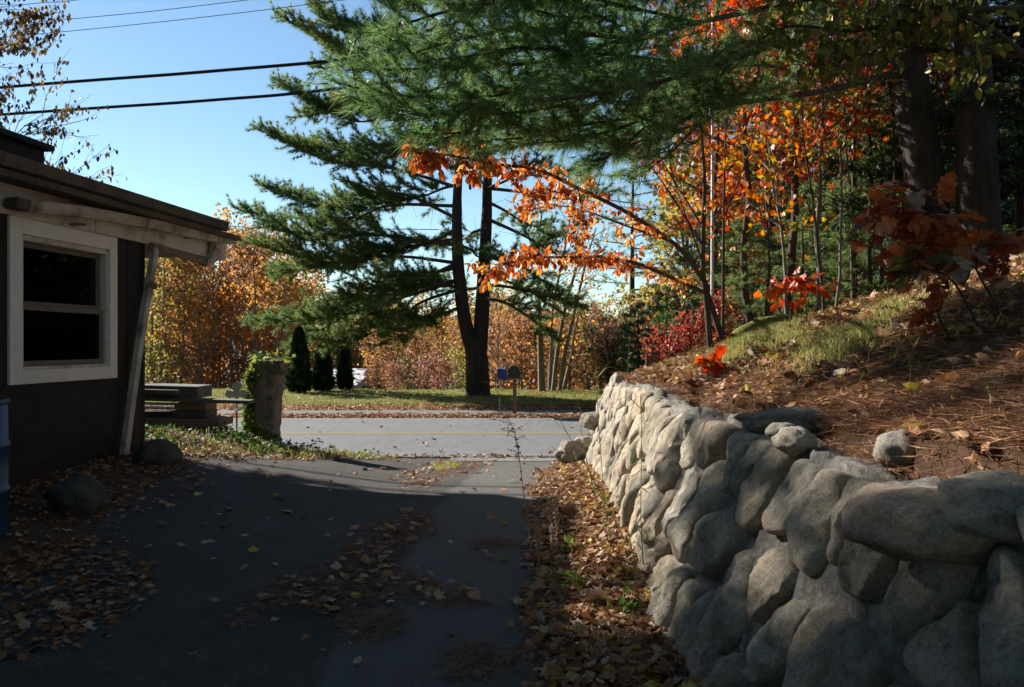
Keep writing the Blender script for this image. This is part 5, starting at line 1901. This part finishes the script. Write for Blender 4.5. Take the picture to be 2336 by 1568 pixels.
for p in bp_:
    p = smooth_path(p, 22)
    tube(W, p, np.linspace(.03, .006, 22), 6)
    for i in range(46):
        q = p[R.integers(6, 22)]
        d = nrm(R.normal(0, 1, 3) * [1, 1, .6])
        L = R.uniform(.15, .5)
        tube(W, [q, q + d * L * .5, q + d * L - [0, 0, .04]], [.005, .004, .002], 3)
        m = R.integers(2, 7)
        leaves(Lf, q + d * L * R.uniform(.3, 1, (m, 1)) + R.normal(0, .03, (m, 3)), R.normal(0, .6, (m, 3)) + [0, 0, -.6], R.normal(0, 1, (m, 3)), R.uniform(.07, .125, m), np.clip(R.normal(.5, .22, m), 0, 1))
W.build('trunk', M['bark_dark'], yg, smooth=True)
Lf.build('leaves', M['leaf_yellowgreen'], yg)

# ------------------------------------------------------------------ oak saplings with big leaves
R = np.random.default_rng(29)


def oak(label, stems, nclump, size, spread, mat='leaf_oak', tm=T_OAK, tone=(0, 1), name='oak_sapling', z0=True):
    b = P(*stems[0][0])
    b[2] = tz(b[0], b[1])
    o = thing(name, label, 'sapling', b)
    W, Lf = MB(), MB()
    for k, s in enumerate(stems):
        pts = PL(s)
        if k == 0:
            pts[0] = b - np.array([0, 0, .05])
        p = smooth_path(pts, 18)
        tube(W, p, np.linspace(.0075 if k == 0 else .005, .0025, 18), 6)
        for i in range(nclump):
            q = p[R.integers(7 if k == 0 else 3, 18)]
            m = R.integers(2, 5)
            d = R.normal(0, 1, (m, 3)) * [1, 1, .55] + [-.25, 0, -.15]
            c = q + R.normal(0, spread, (m, 3))
            for e in c:
                tube(W, [q, (q + e) / 2 + [0, 0, .015], e], [.003, .0025, .002], 3)
            leaves(Lf, c, d, R.normal(0, .6, (m, 3)) + [0, -.25, .8], size * R.uniform(.65, 1.2, m), R.uniform(tone[0], tone[1], m), tm)
    W.build('stem', M['bark_dark'], o, smooth=True)
    Lf.build('leaves', M[mat], o)
    return o


oak('red brown oak sapling with large lobed leaves in front of the dark trunks', [[(2300, 800, 4.6), (2240, 640, 4.6), (2190, 540, 4.6), (2120, 470, 4.5), (2060, 430, 4.4)], [(2190, 540, 4.6), (2110, 520, 4.5), (2040, 500, 4.4), (1995, 530, 4.3)],
                                                                        [(2150, 500, 4.5), (2080, 460, 4.5), (2030, 455, 4.4)], [(2240, 640, 4.6), (2260, 590, 4.5), (2270, 560, 4.4)], [(2150, 500, 4.6), (2120, 560, 4.4), (2060, 590, 4.3)], [(2150, 500, 4.6), (2180, 580, 4.4), (2130, 600, 4.3)]], 10, .155, .055)
oak('dark green leafed seedling hanging below the red oak leaves', [[(2250, 735, 4.3), (2180, 650, 4.3), (2130, 618, 4.25), (2060, 612, 4.2)]], 8, .14, .04, 'leaf_olive', T_LEAF, (0, .35), 'seedling')
oak('small red oak seedling drooping over the low part of the bank', [[(2190, 830, 4.2), (2150, 740, 4.2), (2130, 690, 4.15), (2110, 690, 4.1)]], 5, .13, .04, 'leaf_oak', T_OAK, (.1, .6), 'oak_seedling')
oak('small bright red oak seedling on top of the stone wall', [[(1640, 872, 6.0), (1625, 840, 6.0), (1612, 825, 6.0), (1603, 850, 5.95)]], 5, .13, .03, 'leaf_red', T_OAK, (.1, .5), 'oak_seedling')
oak('red leaved oak seedling above the mossy log', [[(1800, 712, 8.0), (1810, 660, 8.0), (1840, 645, 8.0), (1880, 650, 8.0)], [(1810, 660, 8.0), (1780, 655, 7.9), (1760, 665, 7.9)]], 8, .15, .07, 'leaf_red', T_OAK, (.1, .6), 'oak_seedling')
# mossy log on the bank
p0, p1 = P(1680, 762, 9.2), P(1800, 705, 9.4)
p0[2], p1[2] = tz(p0[0], p0[1]) + .05, tz(p1[0], p1[1]) + .10
mb = MB()
taper_trunk(mb, [p0, p0 * .6 + p1 * .4 + np.array([0, 0, .06]), p1], .13, .10, 14, 12, .1, .1, 9)
tag(mb.build('log', M['moss'], smooth=True, origin=p0), 'mossy rotten log lying on the bank behind the dogwood stems', 'log')
#@@GROUND
# ================================================================== litter, grass, weeds
RL = np.random.default_rng(404)


def litter(name, label, n, fx, size, tones, lift=.012, tmpl=T_CURL, mat='litter', tilt=.45, cat='leaves'):
    """n fallen leaves at the places fx(n) returns"""
    x, y = fx(n)
    n = len(x)
    z = Tz(x, y) + lift + RL.uniform(0, .02, n)
    a = RL.uniform(0, 6.28, n)
    ax = np.stack([np.cos(a), np.sin(a), RL.normal(0, .2, n)], -1)
    up = np.stack([RL.normal(0, tilt, n), RL.normal(0, tilt, n), RL.choice([-1, 1], n) * 1.0], -1)
    mb = MB()
    sz = size[0] + (size[1] * 1.15 - size[0]) * RL.beta(1.3, 2.0, n)
    tn = np.clip(RL.normal(tones[0], tones[1], n), 0, 1)
    pick = RL.uniform(0, 1, n)
    pos = np.stack([x, y, z], -1)
    for lo, hi, tm, f in ((0, .5, tmpl, 1.0), (.5, .78, T_MAPLE, 1.15), (.78, 1.01, T_OAK, 1.3)):
        k = (pick >= lo) & (pick < hi)
        leaves(mb, pos[k], ax[k], up[k], sz[k] * f, tn[k], tm)
    return tag(mb.build(name, M[mat]), label, cat, kind='stuff')


def straw(name, label, n, fx, length=(.06, .13), lift=.008, w_=.0016):
    x, y = fx(n)
    n = len(x)
    z = Tz(x, y) + lift + RL.uniform(0, .015, n)
    a = RL.uniform(0, 6.28, n)
    L = RL.uniform(length[0], length[1], n)
    d = np.stack([np.cos(a), np.sin(a), RL.normal(0, .18, n)], -1)
    c = np.stack([x, y, z], -1)
    s = np.stack([-np.sin(a), np.cos(a), RL.normal(0, .5, n)], -1) * w_
    mid = c + np.stack([-np.sin(a), np.cos(a), 0 * a], -1) * (RL.normal(0, .1, n) * L)[:, None]
    V = np.stack([c - d * L[:, None] / 2, mid + s, c + d * L[:, None] / 2, mid - s], 1)
    mb = MB()
    mb.add(V, np.arange(4 * n).reshape(-1, 4), np.repeat(np.clip(RL.normal(.5, .25, n), 0, 1), 4))
    return tag(mb.build(name, M['straw']), label, 'pine needles', kind='stuff')


def in_px(poly, D_of=None, z0=None):
    """uniform points in a ground area outlined by photo pixels (u, v)"""
    pts = []
    for u, v in poly:
        best = 3.0
        for D in np.linspace(1.2, 12, 900):
            p = P(u, v, D)
            if p[2] <= tz(p[0], p[1]):
                best = D
                break
        p = P(u, v, best)
        pts.append((p[0], p[1]))
    pts = np.array(pts)

    def f(n):
        lo, hi = pts.min(0), pts.max(0)
        out = np.zeros((0, 2))
        while len(out) < n:
            q = RL.uniform(lo, hi, (n * 2, 2)) + 0
            q = q + RL.normal(0, .03, q.shape)
            ins = np.zeros(len(q), bool)
            j = len(pts) - 1
            for i in range(len(pts)):
                xi, yi, xj, yj = *pts[i], *pts[j]
                c = ((yi > q[:, 1]) != (yj > q[:, 1])) & (q[:, 0] < (xj - xi) * (q[:, 1] - yi) / (yj - yi + 1e-12) + xi)
                ins ^= c
                j = i
            out = np.vstack([out, q[ins]])
        o = out[:n] + RL.normal(0, .05, (n, 2))
        return o[:, 0], o[:, 1]
    return f


def wall_strip(n):
    y = RL.uniform(1.2, 11.2, n) ** 1.0
    y = 1.2 + (y - 1.2) * RL.uniform(.3, 1, n)
    t = RL.beta(1.6, 1.0, n)
    x = DR(y) - .12 + t * (XB(y) + .06 - DR(y) + .12)
    return x, y


def bank_all(n):
    y = 1.0 + 10.0 * RL.uniform(0, 1, n) ** .85
    d = .12 + 6.5 * RL.uniform(0, 1, n) ** 1.5
    x = XT(y) + d
    k = (x < .72 * y + 1.2)
    return x[k], y[k]


def bank_far(n):
    x, y = bank_all(n)
    k = RL.uniform(0, 1, len(x)) < np.clip((y - 1.5) / 4.5, .10, 1)
    return x[k], y[k]


litter('fallen_leaves', 'tan and red fallen leaves heaped along the foot of the stone wall', 6500, wall_strip, (.03, .085), (.6, .24), .012, tilt=.7)
straw('pine_straw', 'orange pine needles among the leaves at the wall foot', 22000, wall_strip)
litter('fallen_leaves', 'curled pale and red leaves scattered over the bank behind the wall', 8500, bank_far, (.035, .115), (.58, .26), .02, tilt=.8)
straw('pine_straw', 'reddish mat of pine needles covering the bank', 60000, bank_all, (.07, .15), .016, .0022)


def bank_near(n):
    y = RL.uniform(.9, 4.2, n)
    return XT(y) + .15 + 2.2 * RL.uniform(0, 1, n) ** 1.4, y


straw('pine_straw', 'thick needle mat on the shaded bank close behind the near stones', 16000, bank_near, (.06, .14), .02, .0016)


def wall_top_strip(n):
    y = RL.uniform(1.2, 10.4, n)
    return XT(y) + .09 + .6 * RL.uniform(0, 1, n) ** 1.2, y


x, y = wall_top_strip(7000)
n = len(x)
mbx = MB()
a = RL.uniform(0, 6.28, n)
L = RL.uniform(.06, .13, n)
d = np.stack([np.cos(a), np.sin(a), RL.normal(0, .2, n)], -1)
kk_ = (x - XT(y))
z = 1.31 - .07 * kk_ + np.maximum(0, Tz(x, y) - 1.25) * (kk_ > .35)
z = np.maximum(z - .0, Tz(x, y) + .012) + RL.uniform(0, .03, n)
c = np.stack([x, y, z], -1)
s = np.stack([-np.sin(a), np.cos(a), RL.normal(0, .5, n)], -1) * .0019
V = np.stack([c - d * L[:, None] / 2, c + s, c + d * L[:, None] / 2, c - s], 1)
mbx.add(V, np.arange(4 * n).reshape(-1, 4), np.repeat(RL.uniform(.2, .9, n), 4))
tag(mbx.build('pine_straw', M['straw']), 'pine needles lodged on the mortar top of the wall', 'pine needles', kind='stuff')


def house_side(n):
    y = RL.uniform(2.2, 9.0, n)
    t = RL.beta(1.0, 1.5, n)
    x0 = -4.3 + .13 * (y - 5.1) * 1.0
    x1 = DL(y) + .35 + .15 * np.sin(y * 3)
    return x0 + t * (x1 - x0), y


litter('fallen_leaves', 'dull brown leaves gathered along the house wall and barrel', 2700, house_side, (.022, .065), (.42, .22), .008)
litter('fallen_leaves', 'brown leaf patch on the shaded near side of the driveway', 620, in_px([(0, 1260), (200, 1230), (340, 1290), (300, 1400), (200, 1480), (0, 1520)]), (.025, .07), (.42, .2))


def verge(n):
    x = -6.5 + RL.beta(1.5, 1.2, n) * 4.9
    y = RL.uniform(8.0, 11.35, n)
    k = (x < DL(y) + .18)
    return x[k], y[k]


litter('fallen_leaves', 'bright fallen leaves on the verge between house corner and driveway', 3800, verge, (.03, .085), (.62, .24))
cen = in_px([(960, 1170), (1000, 1215), (900, 1250), (910, 1310), (1010, 1340), (1130, 1385), (900, 1385), (700, 1400), (600, 1380), (560, 1440), (520, 1420), (640, 1330), (760, 1290), (850, 1200)])
straw('pine_straw', 'clumps of pine needles down the middle of the shaded driveway', 5200, cen)
litter('fallen_leaves', 'loose leaves among the needles down the middle of the driveway', 170, cen, (.03, .08), (.55, .25), .02)
for q, n_, lab in (([(770, 1410), (900, 1400), (930, 1440), (820, 1475)], 700, 'small needle clump low in the middle of the driveway'), ([(1080, 1235), (1160, 1230), (1180, 1250), (1090, 1260)], 420, 'small oval needle clump near the wall side of the driveway'),
                   ([(930, 1085), (1010, 1050), (1150, 1050), (1060, 1075), (990, 1110), (930, 1160), (900, 1165)], 1500, 'needle streak along the sunny pavement seam'), ([(1030, 1480), (1110, 1470), (1200, 1520), (1120, 1566), (1000, 1566)], 700, 'needle clump at the very bottom of the driveway')):
    straw('pine_straw', lab, n_, in_px(q))
litter('fallen_leaves', 'leaves along the sunny pavement seam of the driveway', 60, in_px([(930, 1085), (1010, 1050), (1150, 1050), (1060, 1075), (990, 1110), (930, 1160), (900, 1165)]), (.05, .10), (.6, .2))


def drive_any(n):
    y = RL.uniform(2.6, 11.2, n)
    return DL(y) + RL.uniform(0, 1, n) * (DR(y) - DL(y)), y


litter('fallen_leaves', 'single leaves scattered over the driveway asphalt', 190, drive_any, (.03, .085), (.65, .25), .012)
litter('fallen_leaves', 'single leaves scattered over the road', 90, lambda n: (RL.uniform(-6, 6, n), RL.uniform(11.7, 17.5, n)), (.05, .12), (.4, .2), .02)
litter('fallen_leaves', 'thick leaf band between road and footpath', 5200, lambda n: (RL.uniform(-9, 9, n), 17.75 + .75 * RL.beta(1.2, 1.2, n)), (.05, .12), (.5, .16), .02)
litter('fallen_leaves', 'leaf band along the front of the lawn', 5600, lambda n: (RL.uniform(-10, 10, n), 19.7 + 2.2 * RL.beta(1.0, 1.7, n)), (.05, .12), (.52, .16), .02)
litter('fallen_leaves', 'sparse leaves over the lawn', 900, lambda n: (RL.uniform(-10, 9, n), RL.uniform(21, 28, n)), (.05, .12), (.5, .2), .05)
litter('fallen_leaves', 'leaf scraps lying along the near road edge', 260, lambda n: (RL.uniform(-2.2, 2.2, n), RL.normal(11.62, .07, n)), (.04, .09), (.5, .2), .02)


def blades(name, label, x, y, h, w_, R, tone, mat='grass', lean=.5, lift=0):
    n = len(x)
    z = Tz(x, y) + lift
    a = R.uniform(0, 6.28, n)
    H = R.uniform(h[0], h[1], n)
    b = np.stack([x, y, z], -1)
    s = np.stack([np.cos(a), np.sin(a), 0 * a], -1) * w_
    ln = R.normal(0, lean, (n, 2)) * H[:, None]
    m = b + np.stack([ln[:, 0] * .35, ln[:, 1] * .35, H * .62], -1)
    t = b + np.stack([ln[:, 0], ln[:, 1], H * np.maximum(.25, 1 - .5 * np.hypot(ln[:, 0], ln[:, 1]) / H)], -1)
    V = np.stack([b - s, b + s, m + s * .7, t, m - s * .7], 1)
    mb = MB()
    i = np.arange(n)[:, None] * 5
    mb.add(V, [i + np.array([[0, 1, 2, 4]]), i + np.array([[4, 2, 3]])], np.repeat(np.clip(R.normal(tone[0], tone[1], n), 0, 1), 5))
    return tag(mb.build(name, M[mat]), label, 'grass', kind='stuff')


n = 30000
blades('lawn_grass', 'short green lawn grass across the road', RL.uniform(-11, 9, n), 21.2 + 7 * RL.uniform(0, 1, n) ** 1.2, (.03, .085), .006, RL, (.45, .2))
# long pale grass on the bank
gp_ = in_px([(1640, 820), (1720, 765), (1800, 730), (1900, 700), (2040, 690), (2090, 715), (1990, 750), (1880, 775), (1760, 800), (1680, 830)])
cx_, cy_ = gp_(700)
far_ = np.where(cy_ > 4.9)[0]
rep = far_[RL.integers(0, len(far_), 9000)]
blades('bank_grass', 'long pale green grass on the sunlit crest of the bank', cx_[rep] + RL.normal(0, .06, 9000), cy_[rep] + RL.normal(0, .06, 9000), (.04, .16), .003, RL, (.72, .24), lean=.8)
x, y = bank_far(5200)
k = x > XT(y) + .5
blades('sparse_grass', 'thin scattered grass blades over the leafy bank', x[k], y[k], (.04, .15), .0028, RL, (.6, .3), lean=.8)
cx_, cy_ = in_px([(990, 1072), (1010, 1060), (1050, 1058), (1040, 1068), (1000, 1078)])(500)
blades('crack_grass', 'small tuft of yellow green grass in the pavement seam', cx_, cy_, (.03, .09), .003, RL, (.75, .15))
cx_, cy_ = verge(2600)
k = (cx_ > -5.5)
blades('verge_grass', 'grass blades among the leaves on the verge by the pillar', cx_[k], cy_[k], (.05, .18), .004, RL, (.3, .25))
# low ivy and weeds round the pillar
nv = 6000
cx_, cy_ = verge(nv)
k = (wob(cx_ * 2.2, cy_ * 2.6, 3) > -.25) & (cx_ < DL(cy_) - .25) & (cy_ > 8.6)
cx_, cy_ = cx_[k], cy_[k]
n = len(cx_)
mb = MB()
hgt = RL.uniform(.01, .17, n) * np.clip(.6 + .6 * wob(cx_ * 3, cy_ * 3, 6), .15, 1.3)
leaves(mb, np.stack([cx_, cy_, Tz(cx_, cy_) + hgt], -1), RL.normal(0, 1, (n, 3)) * [1, 1, .4], RL.normal(0, .5, (n, 3)) + [0, 0, 1], RL.uniform(.04, .085, n), np.clip(RL.normal(.45, .22, n), 0, 1), T_MAPLE)
tag(mb.build('ground_ivy', M['ivy']), 'low green ivy spreading over the verge round the pillar', 'ivy', kind='stuff')


x, y = bank_far(420)
mb = MB()
for xx, yy in zip(x, y):
    a = RL.uniform(0, 6.28)
    L = RL.uniform(.08, .35)
    z0 = tz(xx, yy)
    x1, y1 = xx + L * math.cos(a), yy + L * math.sin(a)
    if x1 > XT(y1) + .3:
        tube(mb, [[xx, yy, z0 + .01], [(xx + x1) / 2, (yy + y1) / 2, tz((xx + x1) / 2, (yy + y1) / 2) + .03], [x1, y1, tz(x1, y1) + .015]], [.004, .0035, .002], 4)
tag(mb.build('fallen_twigs', M['bark_dark']), 'small broken twigs strewn over the needle covered bank', 'twigs', kind='stuff')
# ------------------------------------------------------------------ weeds
def weed(label, pts, kind='dry', r=.0045, seeds=60, name='weed', side=.10, grp=None):
    p = PL(pts)
    p[0][2] = tz(p[0][0], p[0][1]) - .02
    q = smooth_path(p, 26)
    o = thing(name, label, 'weed', p[0], grp)
    W, Lf = MB(), MB()
    tube(W, q, np.linspace(r, r * .3, 26), 5, .35)
    if kind == 'dry':
        for i in range(16):
            c = q[RL.integers(12, 26)]
            d = nrm(np.array([RL.normal(0, 1), RL.normal(0, .6), RL.uniform(.0, .7)]))
            L = RL.uniform(.3, 1) * side
            e = c + d * L
            tube(W, [c, (c + e) / 2, e + [0, 0, -.01]], [.0016, .0013, .001], 3, .4)
            m = 5
            leaves(Lf, c + d * L * RL.uniform(.3, 1, (m, 1)), RL.normal(0, 1, (m, 3)) - [0, 0, .5], RL.normal(0, 1, (m, 3)), RL.uniform(.008, .018, m), RL.uniform(0, .8, m))
        n = seeds
        c = q[RL.integers(3, 24, n)] + RL.normal(0, .004, (n, 3))
        leaves(Lf, c, RL.normal(0, .6, (n, 3)) - [0, 0, 1], RL.normal(0, 1, (n, 3)), RL.uniform(.009, .024, n), RL.uniform(0.3, 1, n))
        W.build('stem', M['weed_dry'], o)
        Lf.build('dead_leaves', M['weed_dry'], o)
    else:
        for i in range(5):
            c = q[RL.integers(4, 22)]
            d = nrm(np.array([RL.normal(0, 1), RL.normal(0, .6), .6]))
            L = RL.uniform(.10, .24)
            b = smooth_path([c, c + d * L * .5 + [0, 0, .03], c + d * L - [0, 0, .03]], 6)
            V, sd = [], np.cross(d, [0, 0, 1.0])
            for t, e in zip(np.linspace(0, 1, 6), b):
                V += [e - sd * .006 * math.sin(math.pi * (t * .85 + .12)), e + sd * .006 * math.sin(math.pi * (t * .85 + .12))]
            j = np.arange(5)[:, None] * 2
            Bl = MB()
            Bl.add(np.array(V), j + np.array([[0, 1, 3, 2]]), RL.uniform(.3, 1))
            Bl.build('blade', M['weed_green'], o)
        W.build('stem', M['weed_green'], o)


GD1 = 'dried weed stalks beside the driveway'
weed('tallest dried weed stalk leaning across the view of the road', [(1222, 1360, 4.5), (1205, 1200, 4.45), (1190, 1090, 4.4), (1178, 1000, 4.4), (1155, 945, 4.35), (1128, 880, 4.3)], 'dry', .0034, 90, side=.15, grp=GD1)
weed('short dried stalk just beside the tallest weed', [(1238, 1345, 4.4), (1230, 1290, 4.4), (1222, 1210, 4.4), (1216, 1165, 4.4)], 'dry', .0045, 120, side=.06, grp=GD1)
weed('leafy dried stalk in the middle of the weed row', [(1268, 1320, 4.7), (1262, 1260, 4.7), (1258, 1190, 4.7), (1252, 1150, 4.7)], 'dry', .0055, 190, side=.06, grp=GD1)
weed('pale dried stalk closest to the stone wall in the weed row', [(1275, 1325, 4.8), (1272, 1260, 4.8), (1268, 1180, 4.8), (1262, 1120, 4.8)], 'dry', .0055, 190, side=.06, grp=GD1)
weed('thin dark bare stalk rising low at the bottom of the leaf strip', [(1320, 1540, 3.3), (1300, 1440, 3.35), (1288, 1400, 3.4), (1270, 1330, 3.4)], 'dry', .004, 20, side=.06, grp=GD1)
GG = 'green grass stalks along the stone wall'
for pts, lab in (([(1395, 1290, 5.0), (1380, 1150, 5), (1368, 1000, 5), (1362, 900, 5), (1358, 800, 5)], 'tall straight green stalk in front of the far wall stones'),
                 ([(1440, 1300, 4.8), (1400, 1180, 4.8), (1345, 1080, 4.8), (1300, 1000, 4.8), (1260, 930, 4.75)], 'green stalk bending away from the wall over the road'),
                 ([(1385, 1240, 5.4), (1350, 1100, 5.4), (1328, 1000, 5.4), (1322, 930, 5.4), (1290, 860, 5.4)], 'green stalk with curved blades before the wall end'),
                 ([(1470, 1330, 4.3), (1462, 1180, 4.3), (1464, 1000, 4.3), (1460, 880, 4.3)], 'thin dark green stalk standing close against the wall'),
                 ([(1420, 1200, 5.6), (1440, 1060, 5.6), (1475, 960, 5.6), (1510, 880, 5.55), (1526, 800, 5.5)], 'green stalk arching up over the top of the wall'),
                 ([(1390, 1200, 6.2), (1345, 1100, 6.2), (1310, 1060, 6.2), (1260, 1020, 6.1)], 'low green stalk leaning towards the driveway'),
                 ([(1400, 1180, 6.6), (1420, 1000, 6.6), (1430, 880, 6.6), (1437, 760, 6.6)], 'pale stalk tipped with a dry seed head by the cobble'),
                 ([(1460, 1420, 3.7), (1450, 1300, 3.7), (1430, 1180, 3.7), (1440, 1100, 3.7)], 'lower green stalk in the sunny leaf strip')):
    weed(lab, pts, 'green', .0035, 0, 'grass_stalk', grp=GG)
# little green sprouts in the leaf strip
for u, v, lab in ((1300, 1255, 'small green sprout in the leaf strip by the dried stalks'), (1320, 1335, 'green sprout low in the leaf strip'), (1440, 1395, 'green sprout at the sunny wall foot')):
    best = None
    for D in np.linspace(2, 8, 600):
        p = P(u, v, D)
        if p[2] <= tz(p[0], p[1]) + .03:
            break
    mb = MB()
    n = 26
    leaves(mb, p + RL.normal(0, .04, (n, 3)) * [1, 1, .4] + [0, 0, .02], RL.normal(0, 1, (n, 3)) + [0, 0, .5], RL.normal(0, .4, (n, 3)) + [0, 0, 1], RL.uniform(.03, .06, n), RL.uniform(.4, .9, n))
    tag(mb.build('sprout', M['ivy'], origin=p), lab, 'sprout', 'green sprouts in the leaf strip')
